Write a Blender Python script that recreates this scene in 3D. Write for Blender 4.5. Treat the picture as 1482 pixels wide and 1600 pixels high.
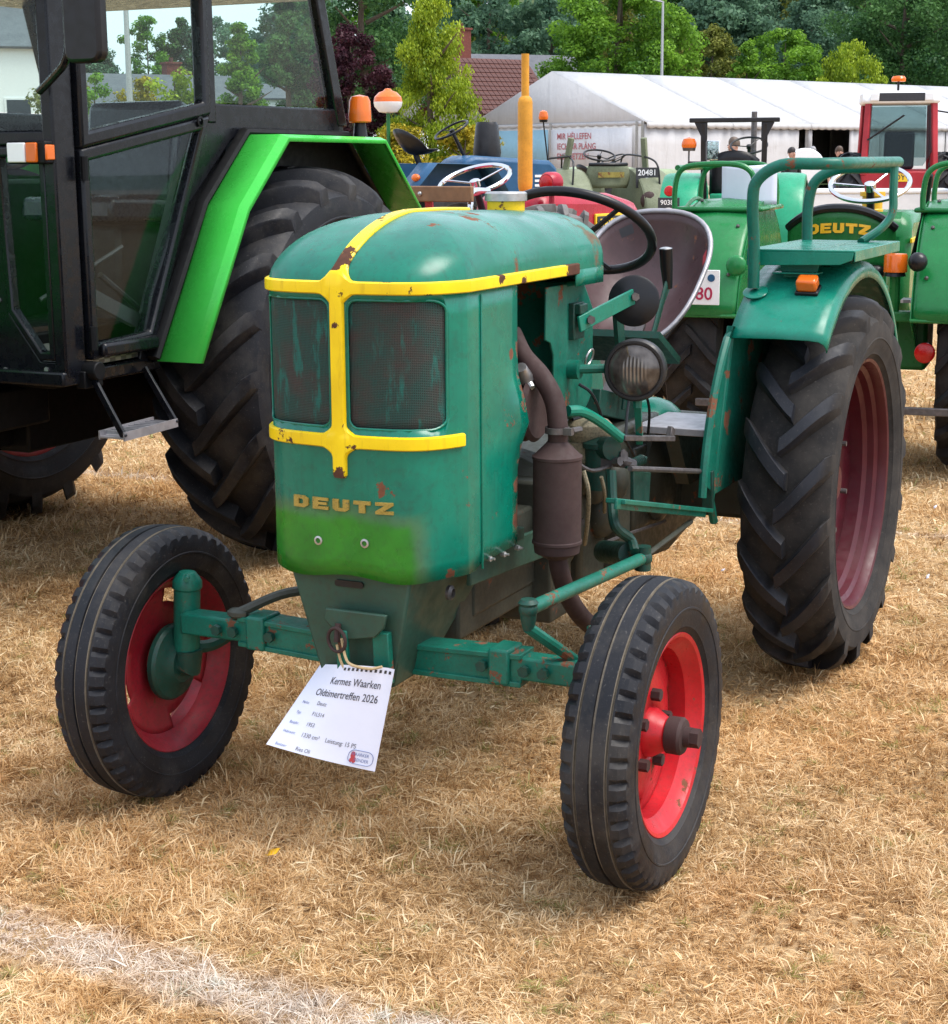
import bpy, bmesh, math, random
import numpy as np
from mathutils import Vector, Matrix
random.seed(7); rng = np.random.default_rng(7)
for o in list(bpy.data.objects): bpy.data.objects.remove(o)
S = bpy.context.scene; COL = S.collection
# ------------------------------------------------------------------ camera
# world frame: the vintage tractor stands at the origin, x forward, y to its left, z up, metres
CAM = Vector((3.2202, 1.7641, 1.5251))
RX = Vector((-0.43070676, 0.90247469, -0.00557919)); UX = Vector((-0.1881814, -0.0837602, 0.97855607)); DX = Vector((-0.88265477, -0.42252061, -0.20590504))
FPX = 2625.3
cd = bpy.data.cameras.new('camera'); cam = bpy.data.objects.new('camera', cd); COL.objects.link(cam)
cam.matrix_world = Matrix(((RX.x, UX.x, -DX.x, CAM.x), (RX.y, UX.y, -DX.y, CAM.y), (RX.z, UX.z, -DX.z, CAM.z), (0, 0, 0, 1)))
cd.sensor_fit = 'HORIZONTAL'; cd.sensor_width = 36; cd.lens = FPX/1482*36; cd.clip_start = .05; cd.clip_end = 3000
S.camera = cam
# ------------------------------------------------------------------ sky, sun, exposure
SUN_EL, SUN_AZ = math.radians(62), math.radians(100)      # azimuth measured from +x towards +y
wd = bpy.data.worlds.new('World'); S.world = wd; wd.use_nodes = True
wn = wd.node_tree.nodes; wl = wd.node_tree.links; wn.clear()
sky = wn.new('ShaderNodeTexSky'); sky.sky_type = 'NISHITA'; sky.sun_disc = False; sky.sun_elevation = SUN_EL
sky.sun_rotation = math.pi/2 - SUN_AZ; sky.dust_density = 4; sky.air_density = 1.0; sky.ozone_density = 1.0
veil = wn.new('ShaderNodeMix'); veil.data_type = 'RGBA'; veil.inputs['Factor'].default_value = .62
veil.inputs['B'].default_value = (8.4, 9.2, 10.6, 1)      # thin bright cloud over the whole sky
bg = wn.new('ShaderNodeBackground'); bg.inputs['Strength'].default_value = .085
wo = wn.new('ShaderNodeOutputWorld')
wl.new(sky.outputs['Color'], veil.inputs['A']); wl.new(veil.outputs['Result'], bg.inputs['Color']); wl.new(bg.outputs[0], wo.inputs[0])
sl = bpy.data.lights.new('sun', 'SUN'); sl.energy = 1.5; sl.angle = math.radians(32); sl.color = (1, .96, .90)
sun = bpy.data.objects.new('sun', sl); COL.objects.link(sun)
sd = Vector((math.cos(SUN_EL)*math.cos(SUN_AZ), math.cos(SUN_EL)*math.sin(SUN_AZ), math.sin(SUN_EL)))
sun.rotation_euler = sd.to_track_quat('Z', 'Y').to_euler(); sun.location = sd*30
S.view_settings.view_transform = 'Standard'; S.view_settings.look = 'None'; S.view_settings.gamma = 1
S.view_settings.exposure = 1.33; S.view_settings.use_curve_mapping = False
S.render.engine = 'CYCLES'
# ------------------------------------------------------------------ measuring helpers
HD = Vector((DX.x, DX.y)).normalized(); HR = Vector((RX.x, RX.y)).normalized()
def G(r, d, z=0.0):                       # metres to the right of / ahead of where the photographer stands
    return Vector((CAM.x + HR.x*r + HD.x*d, CAM.y + HR.y*r + HD.y*d, z))
def at(px, py, ax, val):                  # the point of a plane x/y/z = val that the photograph shows at (px, py)
    v = DX + RX*((px-741)/FPX) + UX*((800-py)/FPX); i = 'xyz'.index(ax)
    return CAM + v*((val-CAM[i])/v[i])
def V(*a): return Vector(a)
# ------------------------------------------------------------------ mesh builder
class MB:
    def __init__(s): s.v = []; s.f = []
    def add(s, vs, fs):
        o = len(s.v); s.v += [tuple(v) for v in vs]; s.f += [tuple(i+o for i in f) for f in fs]; return s
    def box(s, c, d, rot=None):
        c = Vector(c); h = Vector(d)/2
        vs = [Vector((x*h.x, y*h.y, z*h.z)) for x in (-1, 1) for y in (-1, 1) for z in (-1, 1)]
        if rot is not None:
            m = rot if isinstance(rot, Matrix) else (Matrix.Rotation(rot[2], 3, 'Z') @ Matrix.Rotation(rot[1], 3, 'Y') @ Matrix.Rotation(rot[0], 3, 'X'))
            vs = [m @ v for v in vs]
        return s.add([v+c for v in vs], [(0,1,3,2),(4,6,7,5),(0,4,5,1),(2,3,7,6),(0,2,6,4),(1,5,7,3)])
    def bar(s, a, b, w, h, up=(0, 0, 1)):     # rectangular bar from a to b
        a = Vector(a); b = Vector(b); t = (b-a).normalized(); u = Vector(up)
        sd_ = t.cross(u)
        if sd_.length < 1e-4: sd_ = t.cross(Vector((1, 0, 0)))
        sd_.normalize(); u = sd_.cross(t)
        vs = [p + sd_*(i*w/2) + u*(j*h/2) for p in (a, b) for i, j in ((-1,-1),(1,-1),(1,1),(-1,1))]
        return s.add(vs, [(0,3,2,1),(4,5,6,7),(0,1,5,4),(1,2,6,5),(2,3,7,6),(3,0,4,7)])
    def prism(s, pts, ax, a, b):              # closed 2-D outline extruded along an axis from a to b
        def P(p, t): return {'x': (t, p[0], p[1]), 'y': (p[0], t, p[1]), 'z': (p[0], p[1], t)}[ax]
        n = len(pts)
        return s.add([P(p, a) for p in pts]+[P(p, b) for p in pts],
                     [tuple(range(n))[::-1], tuple(range(n, 2*n))]+[(i, (i+1) % n, n+(i+1) % n, n+i) for i in range(n)])
    def tube(s, path, r, n=10, closed=False, cap=True, squash=None):
        P = [Vector(p) for p in path]; m = len(P)
        rs = list(r) if isinstance(r, (list, tuple)) else [r]*m
        T = []
        for i in range(m):
            a = P[(i-1) % m] if (closed or i > 0) else P[i]; b = P[(i+1) % m] if (closed or i < m-1) else P[i]
            T.append((b-a).normalized())
        u = T[0].orthogonal().normalized() if squash is None else (Vector(squash[0]) - T[0]*T[0].dot(Vector(squash[0]))).normalized()
        vs = []
        for i in range(m):
            if squash is not None: u = Vector(squash[0])
            u = (u - T[i]*u.dot(T[i])).normalized(); w = T[i].cross(u)
            ku, kw = (1, 1) if squash is None else (squash[1], squash[2])
            for k in range(n):
                a = 2*math.pi*k/n; vs.append(P[i] + u*(math.cos(a)*rs[i]*ku) + w*(math.sin(a)*rs[i]*kw))
        fs = []
        for i in range(m if closed else m-1):
            j = (i+1) % m
            for k in range(n): fs.append((i*n+k, i*n+(k+1) % n, j*n+(k+1) % n, j*n+k))
        if cap and not closed: fs.append(tuple(range(n))[::-1]); fs.append(tuple((m-1)*n+k for k in range(n)))
        return s.add(vs, fs)
    def lathe(s, prof, o, axis='y', n=48, close=False, a0=0, a1=2*math.pi):
        o = Vector(o); full = abs(a1-a0-2*math.pi) < 1e-6; m = len(prof); N = n if full else n+1; vs = []
        A = Vector(axis).normalized() if not isinstance(axis, str) else {'x': V(1,0,0), 'y': V(0,1,0), 'z': V(0,0,1)}[axis]
        if isinstance(axis, str):
            E1, E2 = {'y': (V(1,0,0), V(0,0,1)), 'x': (V(0,1,0), V(0,0,1)), 'z': (V(1,0,0), V(0,1,0))}[axis]
        else:
            E1 = A.orthogonal().normalized(); E2 = A.cross(E1)
        for k in range(N):
            t = a0+(a1-a0)*k/n; e = E1*math.cos(t)+E2*math.sin(t)
            for r, h in prof: vs.append(o + e*r + A*h)
        fs = []
        for k in range(n):
            j = (k+1) % N
            for i in range(m if close else m-1):
                i2 = (i+1) % m; fs.append((k*m+i, k*m+i2, j*m+i2, j*m+i))
        return s.add(vs, fs)
    def ball(s, c, r, n=16, sc=(1, 1, 1)):
        c = Vector(c); m = max(4, n//2); vs = []; fs = []
        for i in range(m+1):
            p = math.pi*i/m
            for k in range(n):
                t = 2*math.pi*k/n
                vs.append((c.x+r*sc[0]*math.sin(p)*math.cos(t), c.y+r*sc[1]*math.sin(p)*math.sin(t), c.z+r*sc[2]*math.cos(p)))
        for i in range(m):
            for k in range(n): fs.append((i*n+k, i*n+(k+1) % n, (i+1)*n+(k+1) % n, (i+1)*n+k))
        return s.add(vs, fs)
    def grid(s, rows, closed=False):
        n = len(rows[0]); vs = [p for r_ in rows for p in r_]; fs = []
        for i in range(len(rows)-1):
            for k in range(n if closed else n-1):
                j = (k+1) % n; fs.append((i*n+k, i*n+j, (i+1)*n+j, (i+1)*n+k))
        return s.add(vs, fs)
    def poly(s, pts): return s.add(pts, [tuple(range(len(pts)))])
    def xf(s, m):
        s.v = [tuple(m @ Vector(v)) for v in s.v]; return s
    def join(s, o): return s.add(o.v, o.f)
    def mesh(s, name, smooth=35, weld=True):
        me = bpy.data.meshes.new(name); bm = bmesh.new()
        bv = [bm.verts.new(v) for v in s.v]
        for f in s.f:
            try: bm.faces.new([bv[i] for i in f])
            except ValueError: pass
        if weld: bmesh.ops.remove_doubles(bm, verts=bm.verts, dist=1e-5)
        bmesh.ops.dissolve_degenerate(bm, dist=1e-6, edges=bm.edges)
        bmesh.ops.recalc_face_normals(bm, faces=bm.faces)
        bm.to_mesh(me); bm.free()
        if smooth:
            me.polygons.foreach_set('use_smooth', [True]*len(me.polygons)); me.set_sharp_from_angle(angle=math.radians(smooth))
        return me
    def build(s, name, m, parent=None, smooth=35, bevel=0, solid=0, loc=None, rot=None, off=0, sub=0):
        o = bpy.data.objects.new(name, s.mesh(name, smooth)); COL.objects.link(o)
        if m: o.data.materials.append(m)
        if parent: o.parent = parent
        if loc is not None: o.location = loc
        if rot is not None: o.rotation_euler = rot
        if solid:
            d = o.modifiers.new('thick', 'SOLIDIFY'); d.thickness = solid; d.offset = off
        if sub:
            d = o.modifiers.new('sub', 'SUBSURF'); d.levels = sub; d.render_levels = sub
        if bevel:
            d = o.modifiers.new('edge', 'BEVEL'); d.width = bevel; d.segments = 2; d.limit_method = 'ANGLE'; d.angle_limit = math.radians(40)
            d.harden_normals = False
        return o
def empty(name, loc=(0, 0, 0), rz=0):
    o = bpy.data.objects.new(name, None); COL.objects.link(o); o.location = loc; o.rotation_euler = (0, 0, rz); o.empty_display_size = .1
    return o
def tag(o, label, cat, group=None):
    o['label'] = label; o['category'] = cat
    if group: o['group'] = group
    return o
def inst(src, parent, loc=None, rot=None, name=None):     # copy that shares mesh data
    o = src.copy(); COL.objects.link(o); o.parent = parent
    if loc is not None: o.location = loc
    if rot is not None: o.rotation_euler = rot
    return o
def copy_tree(src, parent, loc=None, rot=None):
    o = inst(src, parent, loc, rot)
    for c in [c for c in bpy.data.objects if c.parent == src]: copy_tree(c, o)
    return o
def smooth_path(pts, n=6, closed=False):                  # Catmull-Rom through the points
    P = [Vector(p) for p in pts]; out = []; m = len(P)
    for i in range(m if closed else m-1):
        p0 = P[(i-1) % m] if (closed or i > 0) else P[0]*2-P[1]; p1 = P[i]; p2 = P[(i+1) % m]
        p3 = P[(i+2) % m] if (closed or i+2 < m) else P[-1]*2-P[-2]
        for k in range(n):
            t = k/n; out.append(((p1*2)+(p2-p0)*t+(p0*2-p1*5+p2*4-p3)*t*t+(p1*3-p0-p2*3+p3)*t**3)/2)
    if not closed: out.append(P[-1])
    return out
def rrect(x0, x1, y0, y1, r, n=5):                        # rounded rectangle outline
    out = []
    for cx, cy, a in ((x1-r, y1-r, 0), (x0+r, y1-r, 90), (x0+r, y0+r, 180), (x1-r, y0+r, 270)):
        for k in range(n+1):
            t = math.radians(a+90*k/n); out.append((cx+r*math.cos(t), cy+r*math.sin(t)))
    return out
def circle(c, u, v, r, n): return [Vector(c)+Vector(u)*(r*math.cos(2*math.pi*k/n))+Vector(v)*(r*math.sin(2*math.pi*k/n)) for k in range(n)]
# ------------------------------------------------------------------ materials
class NT:
    def __init__(s, name):
        s.m = bpy.data.materials.new(name); s.m.use_nodes = True; s.t = s.m.node_tree; s.t.nodes.clear()
        s.b = s.t.nodes.new('ShaderNodeBsdfPrincipled'); s.o = s.t.nodes.new('ShaderNodeOutputMaterial'); s.l(s.b.outputs[0], s.o.inputs[0])
        s._tc = None
    def n(s, k, **kw):
        nd = s.t.nodes.new('ShaderNode'+k)
        for a, v in kw.items(): setattr(nd, a, v)
        return nd
    def l(s, a, b): s.t.links.new(a, b)
    def setv(s, inp, v):
        if hasattr(v, 'is_linked') or isinstance(v, bpy.types.NodeSocket): s.l(v, inp)
        else: inp.default_value = v
    def tc(s, out='Object'):
        if s._tc is None: s._tc = s.n('TexCoord')
        return s._tc.outputs[out]
    def noise(s, scale, detail=4, rough=.55, vec=None, dist=0, out='Fac'):
        nd = s.n('TexNoise'); nd.inputs['Scale'].default_value = scale; nd.inputs['Detail'].default_value = detail
        nd.inputs['Roughness'].default_value = rough; nd.inputs['Distortion'].default_value = dist
        s.l(vec if vec is not None else s.tc(), nd.inputs['Vector']); return nd.outputs[out]
    def scaled(s, sc, vec=None):
        nd = s.n('Mapping'); nd.inputs['Scale'].default_value = sc; s.l(vec if vec is not None else s.tc(), nd.inputs['Vector']); return nd.outputs[0]
    def ramp(s, f, a, b, ca=(0, 0, 0, 1), cb=(1, 1, 1, 1)):
        nd = s.n('ValToRGB'); e = nd.color_ramp.elements; e[0].position = a; e[1].position = b; e[0].color = ca; e[1].color = cb
        s.l(f, nd.inputs[0]); return nd.outputs[0]
    def mix(s, f, a, b, blend='MIX'):
        nd = s.n('Mix', data_type='RGBA', blend_type=blend); s.setv(nd.inputs['Factor'], f)
        for i, v in (('A', a), ('B', b)):
            if isinstance(v, (tuple, list)): v = (*v[:3], 1)
            s.setv(nd.inputs[i], v)
        return nd.outputs['Result']
    def math(s, op, a, b=0.0, c=None, clamp=False):
        nd = s.n('Math', operation=op, use_clamp=clamp); s.setv(nd.inputs[0], a); s.setv(nd.inputs[1], b)
        if c is not None: s.setv(nd.inputs[2], c)
        return nd.outputs[0]
    def xyz(s, vec=None):
        nd = s.n('SeparateXYZ'); s.l(vec if vec is not None else s.tc(), nd.inputs[0]); return nd.outputs
    def maprange(s, v, a, b, c=0., d=1.):
        nd = s.n('MapRange'); nd.interpolation_type = 'SMOOTHSTEP'; s.setv(nd.inputs[0], v)
        for i, x in enumerate((a, b, c, d)): nd.inputs[i+1].default_value = x
        return nd.outputs[0]
    def bump(s, h, strength=.3, dist=.01):
        nd = s.n('Bump'); nd.inputs['Strength'].default_value = strength; nd.inputs['Distance'].default_value = dist; s.l(h, nd.inputs['Height'])
        s.l(nd.outputs[0], s.b.inputs['Normal']); return nd
    def fin(s, col=None, rough=None, metal=None, spec=None, coat=None):
        for k, v in (('Base Color', col), ('Roughness', rough), ('Metallic', metal), ('Specular IOR Level', spec), ('Coat Weight', coat)):
            if v is not None:
                if isinstance(v, (tuple, list)): v = (*v[:3], 1)
                s.setv(s.b.inputs[k], v)
        return s.m
M = {}
def plain(name, col, rough=.5, metal=0, spec=.5, var=.12, scale=14, bump=.0, **kw):
    t = NT(name); f = t.noise(scale, 4, .6); a = tuple(c*(1-var) for c in col); b = tuple(min(1, c*(1+var)) for c in col)
    c = t.mix(t.ramp(f, .3, .7), a, b); r = t.maprange(t.noise(scale*2.3, 3), .3, .7, max(.02, rough-.08), min(1, rough+.1))
    if bump: t.bump(t.noise(scale*4, 3), bump, .004)
    M[name] = t.fin(c, r, metal, spec); 
    for k, v in kw.items(): t.b.inputs[k.replace('_', ' ')].default_value = v
    return M[name]
def paint(name, col, rough=.35, rust=.5, chip=.0, coat=0., fade=.18, scale=7, rustcol=(.09, .035, .018), dirt=.25, off=0):
    """weathered paint: slow colour drift, rust chips of irregular shape, grime in fine noise"""
    t = NT(name); vec = t.tc()
    if off:
        mp = t.n('Mapping'); mp.inputs['Location'].default_value = (off, off*.7, off*.3); t.l(vec, mp.inputs['Vector']); vec = mp.outputs[0]
    f = t.noise(scale*.6, 5, .6, vec); a = tuple(c*(1-fade) for c in col); b = tuple(min(1, c*(1+fade)+.01) for c in col)
    c = t.mix(t.ramp(f, .3, .7), a, b)
    g = t.noise(scale*9, 6, .7, vec); c = t.mix(t.math('MULTIPLY', t.ramp(g, .47, .72), dirt), c, (.035, .03, .022))
    r = t.maprange(t.noise(scale*3, 4, .6, vec), .3, .7, rough-.07, rough+.13)
    if rust > 0:
        big = t.noise(scale*.9, 3, .5, vec, .3); fine = t.noise(scale*5, 8, .72, vec)
        s_ = t.math('ADD', t.math('MULTIPLY', big, .62), t.math('MULTIPLY', fine, .38))
        th = .735-.19*rust; mk = t.ramp(s_, th, th+.016)
        rc = t.mix(t.noise(scale*12, 4, .6, vec), rustcol, tuple(x*2.4 for x in rustcol))
        c = t.mix(mk, c, rc); r = t.mix(mk, r, (.9, .9, .9))
        inv = t.math('SUBTRACT', t.math('MULTIPLY', t.noise(scale*2, 3, .5, vec), .25), mk); t.bump(inv, .25, .0025)
    M[name] = t.fin(c, r, 0, .32, coat); t.b.inputs['Coat Roughness'].default_value = .12
    return M[name]
TEAL = (.0003, .165, .108)
paint('teal', TEAL, .24, .42, scale=7, dirt=.18)
paint('teal_worn', (.0006, .120, .080), .36, .80, scale=16, dirt=.45)
paint('teal_greasy', (.0015, .046, .032), .42, .5, scale=20, dirt=.85)
paint('oily', (.040, .044, .033), .42, .62, scale=20, dirt=.75)
paint('yellow', (.78, .50, .003), .30, .66, scale=14, dirt=.16, fade=.08)
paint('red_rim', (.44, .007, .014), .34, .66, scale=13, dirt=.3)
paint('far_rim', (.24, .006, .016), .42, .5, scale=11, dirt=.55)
paint('dark_rim', (.060, .0015, .008), .40, .3, scale=9, dirt=.25)
paint('rusty_seat', (.070, .036, .038), .34, .55, scale=9, dirt=.35, rustcol=(.12, .05, .03))
paint('muffler', (.036, .017, .016), .72, .25, scale=18, dirt=.4, rustcol=(.07, .026, .016))
paint('cast', (.26, .22, .14), .6, .6, scale=20, dirt=.8)
paint('black_metal', (.010, .010, .012), .34, .1, scale=12, dirt=.1)
plain('black_plastic', (.006, .006, .008), .36, var=.2, spec=.35)
plain('steel', (.42, .42, .42), .38, .85, var=.2, scale=40)
plain('dark_steel', (.11, .10, .10), .5, .6, var=.3, scale=40)
plain('grey_plate', (.33, .32, .34), .45, .5, var=.25, scale=16)
plain('amber', (.85, .17, .012), .18, var=.1, Transmission_Weight=.25)
plain('red_lens', (.45, .008, .008), .2, var=.1)
plain('white_paint', (.78, .78, .78), .4, var=.04)
plain('paper', (.74, .77, .90), .7, var=.02)
plain('ink', (.03, .03, .035), .6, var=.05); plain('print_ink', (.055, .055, .075), .7, var=.05)
plain('ink_red', (.45, .05, .06), .6, var=.05)
plain('rope', (.45, .33, .18), .9, var=.2, scale=80)
plain('mirror_glass', (.82, .84, .86), .04, 1.0, var=.01)
def rubber(name, col, worn):
    t = NT(name); f = t.noise(9, 5, .65); fine = t.noise(160, 3, .6)
    c = t.mix(t.ramp(f, .35, .7), col, worn); c = t.mix(t.math('MULTIPLY', t.ramp(fine, .62, .75), .35), c, (.16, .15, .14))
    c = t.mix(t.math('MULTIPLY', t.ramp(t.noise(5, 6, .7), .48, .66), .38), c, (.075, .066, .056)); t.bump(t.math('ADD', t.noise(220, 3), t.noise(28, 4)), .16, .003); M[name] = t.fin(c, t.maprange(f, .3, .7, .45, .7), 0, .26)
rubber('rubber', (.0055, .006, .0085), (.015, .016, .021))
def lugged_rubber(name, R0, R1):
    t = NT(name); x, y, z = t.xyz(); r_ = t.math('SQRT', t.math('ADD', t.math('MULTIPLY', x, x), t.math('MULTIPLY', z, z))); f = t.noise(11, 5, .65); hi = t.maprange(t.math('ADD', r_, t.math('MULTIPLY', t.math('SUBTRACT', f, .5), .02)), R0, R1, 0, 1)
    lo = t.mix(t.ramp(f, .35, .7), (.012, .0115, .012), (.040, .035, .031)); to = t.mix(t.ramp(t.noise(7, 5, .6), .35, .7), (.0055, .0065, .010), (.018, .020, .027)); c = t.mix(hi, lo, to)
    c = t.mix(t.math('MULTIPLY', t.ramp(t.noise(120, 3, .6), .60, .75), .3), c, (.13, .115, .10)); t.bump(t.noise(200, 3), .12, .002); M[name] = t.fin(c, t.mix(hi, (.85, .85, .85), t.maprange(f, .3, .7, .42, .66)), 0, .3)
lugged_rubber('main_rear_rubber', .525, .552)
rubber('rubber_dusty', (.007, .0075, .010), (.024, .023, .025))
plain('tread_dust', (.17, .145, .11), .95, var=.3, scale=40)
rubber('rubber_grey', (.10, .095, .09), (.16, .15, .14))
def glass(name, tint=(.9, .95, .93), rough=.0):
    t = NT(name); t.t.nodes.remove(t.b)
    tr = t.n('BsdfTransparent'); tr.inputs[0].default_value = (*tint, 1); gl = t.n('BsdfGlossy'); gl.inputs['Roughness'].default_value = .0
    lw = t.n('LayerWeight'); lw.inputs[0].default_value = .5; f5 = t.math('POWER', lw.outputs['Facing'], 5.); fac = t.math('MULTIPLY_ADD', f5, .40, .015); mx = t.n('MixShader')
    t.l(fac, mx.inputs[0]); t.l(tr.outputs[0], mx.inputs[1]); t.l(gl.outputs[0], mx.inputs[2]); t.l(mx.outputs[0], t.o.inputs[0])
    M[name] = t.m
glass('glass'); glass('smoked_glass', (.62, .70, .70))
# ------------------------------------------------------------------ lettering
def text_mesh(txt, size, extrude=.0, bold=.0, align='CENTER', shear=0.):
    cu = bpy.data.curves.new('t', 'FONT'); cu.body = txt; cu.size = size; cu.extrude = extrude; cu.offset = bold; cu.align_x = align; cu.align_y = 'CENTER'
    cu.shear = shear; cu.resolution_u = 3
    o = bpy.data.objects.new('t', cu); COL.objects.link(o); dg = bpy.context.evaluated_depsgraph_get(); dg.update()
    me = bpy.data.meshes.new_from_object(o.evaluated_get(dg)); bpy.data.objects.remove(o); bpy.data.curves.remove(cu); return me
def lettering(name, txt, size, m, parent, origin, right, up, extrude=.001, bold=0., align='CENTER', sx=1., bend=None):
    me = text_mesh(txt, size, extrude, bold, align); me.materials.clear(); me.materials.append(m)
    r_ = Vector(right).normalized(); u_ = Vector(up); u_ = (u_-r_*u_.dot(r_)).normalized(); n_ = r_.cross(u_)
    for v in me.vertices:
        x, y, z = v.co
        if bend: v.co = bend(x*sx, y, z)
        else: v.co = Vector(origin)+r_*(x*sx)+u_*y+n_*z
    o = bpy.data.objects.new(name, me); COL.objects.link(o)
    if parent: o.parent = parent
    return o
# block letters of the maker's badge: outlines on a unit box (wide slab capitals)
BADGE = {'D': ([(0,0),(.72,0),(1,.22),(1,.78),(.72,1),(0,1)], [(.34,.28),(.34,.72),(.58,.72),(.66,.62),(.66,.38),(.58,.28)]),
         'E': ([(0,0),(1,0),(1,.26),(.36,.26),(.36,.4),(.9,.4),(.9,.62),(.36,.62),(.36,.75),(1,.75),(1,1),(0,1)], None),
         'U': ([(.2,0),(.8,0),(1,.2),(1,1),(.64,1),(.64,.27),(.36,.27),(.36,1),(0,1),(0,.2)], None),
         'T': ([(.32,0),(.68,0),(.68,.7),(1,.7),(1,1),(0,1),(0,.7),(.32,.7)], None),
         'Z': ([(0,0),(1,0),(1,.27),(.5,.27),(1,.76),(1,1),(0,1),(0,.73),(.52,.73),(0,.25)], None)}
def badge_letter(ch, place, w, h, th):
    """extruded slab letter; place(x, y, z) puts badge-plane coordinates on the surface"""
    bm = bmesh.new(); out, hole = BADGE[ch]; edges = []
    for loop in (out, hole):
        if not loop: continue
        vs = [bm.verts.new((x*w, y*h, 0)) for x, y in loop]
        edges += [bm.edges.new((vs[i], vs[(i+1) % len(vs)])) for i in range(len(vs))]
    r_ = bmesh.ops.triangle_fill(bm, use_beauty=True, use_dissolve=True, edges=edges)
    fs = [f for f in bm.faces]
    if hole:
        for f in list(bm.faces):
            c = f.calc_center_median()
            if len(f.verts) == 6 and abs(c.x/w-.5) < .06 and abs(c.y/h-.5) < .02 and f.calc_area() < .2*w*h: bm.faces.remove(f)
    ex = bmesh.ops.extrude_face_region(bm, geom=list(bm.faces))
    for e in ex['geom']:
        if isinstance(e, bmesh.types.BMVert): e.co.z = th
    bmesh.ops.recalc_face_normals(bm, faces=bm.faces)
    for v in bm.verts: v.co = place(v.co.x, v.co.y, v.co.z)
    me = bpy.data.meshes.new('letter'); bm.to_mesh(me); bm.free(); return me
def badge(parent, m, place, width, h, th, gap=.28, name='letter'):
    w = width/(5+4*gap)
    for i, ch in enumerate('DEUTZ'):
        x0 = -width/2+i*w*(1+gap)
        me = badge_letter(ch, lambda x, y, z, x0=x0: place(x0+x, y-h/2, z), w, h, th); me.materials.append(m)
        o = bpy.data.objects.new(name, me); COL.objects.link(o); o.parent = parent
# ------------------------------------------------------------------ wheels (axis = local y, centre at the origin, +y = outer face)
def lug_tyre(R, hw, rim, lug_h, nl, lw, skew, seg=72, m=9):
    Rc = R-lug_h; b = MB()
    def rc(y):
        a = abs(y)/hw; return Rc-.16*lug_h-(.42*hw)*max(0, a-.25)**2 if a > .25 else Rc-.16*lug_h
    sh = Rc-rim
    half = [(rim-.012, hw*.66), (rim+.006, hw*.80), (rim+.10*sh, hw*.86), (rim+.12*sh, hw*.905), (rim+.15*sh, hw*.905), (rim+.25*sh, hw*.97), (rim+.40*sh, hw*1.02), (rim+.41*sh, hw*1.035), (rim+.43*sh, hw*1.035), (rim+.44*sh, hw*1.025), (rim+.55*sh, hw*1.03), (rim+.74*sh, hw*1.0), (rc(hw*.93), hw*.93), (rc(hw*.75), hw*.75), (rc(hw*.5), hw*.5), (rc(0)+.001, hw*.2)]
    prof = half+[(r, -y) for r, y in half[::-1]]
    b.lathe(prof, (0, 0, 0), 'y', seg)
    for sgn in (1, -1):
        for k in range(nl):
            t0 = 2*math.pi*(k+(0 if sgn > 0 else .5))/nl; rows = []
            for j in range(m+1):
                s_ = j/m; y = sgn*(-.10*hw+1.11*hw*s_); a = abs(y)/hw
                th = t0+skew*(s_**1.15)/R*hw*1.6
                w = lw*(1+.35*s_)/R/2
                if s_ > .93: w *= .8
                top = R-(.52*hw)*max(0, a-.3)**2
                base = rc(min(abs(y), hw*.93))-.012
                if a > .93: top = min(top, rc(hw*.93)+lug_h*(1-(a-.93)*4.5)); base -= .02
                # local slope: bar runs diagonally, widen the base a little
                def P(r, tt): return (r*math.cos(tt), y, r*math.sin(tt))
                rows.append([P(base, th-w*1.28), P(top-.10*lug_h, th-w*1.0), P(top, th-w*.86), P(top, th+w*.86), P(top-.10*lug_h, th+w*1.0), P(base, th+w*1.28)])
            b.grid(rows); b.poly(rows[0]); b.poly(rows[-1][::-1])
    return b
def rib_tyre(R, hw, rim, nb=46):
    b = MB(); n = nb*4
    prof = []   # (r, y, kind) kind 1 = shoulder block edge cut by notches
    g = .006
    half = [(rim-.008, hw*.62, 0), (rim+.004, hw*.80, 0), (rim+.12*(R-rim), hw*.87, 0), (rim+.135*(R-rim), hw*.905, 0), (rim+.17*(R-rim), hw*.91, 0), (rim+.32*(R-rim), hw*1.0, 0), (rim+.45*(R-rim), hw*1.02, 0), (rim+.46*(R-rim), hw*1.045, 0), (rim+.49*(R-rim), hw*1.045, 0), (rim+.50*(R-rim), hw*1.025, 0), (rim+.58*(R-rim), hw*1.03, 0), (rim+.74*(R-rim), hw*.99, 0), (R-.024, hw*.94, 2), (R-.0135, hw*.88, 1), (R-.0065, hw*.77, 1), (R-.0035, hw*.56, 0),
            (R-.0032, hw*.50, 0), (R-.011, hw*.485, 0), (R-.011, hw*.43, 0), (R-.0025, hw*.415, 0), (R-.0008, hw*.05, 0), (R-.006, hw*.035, 0)]
    prof = half+[(r, -y, k) for r, y, k in half[::-1]]
    m = len(prof); rows = []
    for k in range(n):
        t = 2*math.pi*k/n; row = []
        for r, y, kd in prof:
            ph = (k+(2 if y < 0 else 0)) % 4; rr = r; yy = y
            if kd and ph == 0: rr = r-(.012 if kd == 1 else .006); yy = y*(.93 if kd == 1 else 1)
            if kd == 2 and ph: rr = r+.004; yy = y*1.03
            row.append((rr*math.cos(t), yy, rr*math.sin(t)))
        rows.append(row)
    rows.append(rows[0]); b.grid(rows); return b
def nut(b, c, ax, r, h):
    A = Vector(ax).normalized(); e1 = A.orthogonal().normalized(); e2 = A.cross(e1)
    pts = [Vector(c)+e1*(r*math.cos(math.pi*k/3))+e2*(r*math.sin(math.pi*k/3)) for k in range(6)]
    b.add(pts+[p+A*h for p in pts], [tuple(range(6))[::-1], tuple(range(6, 12))]+[(i, (i+1) % 6, 6+(i+1) % 6, 6+i) for i in range(6)])
    return b
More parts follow.
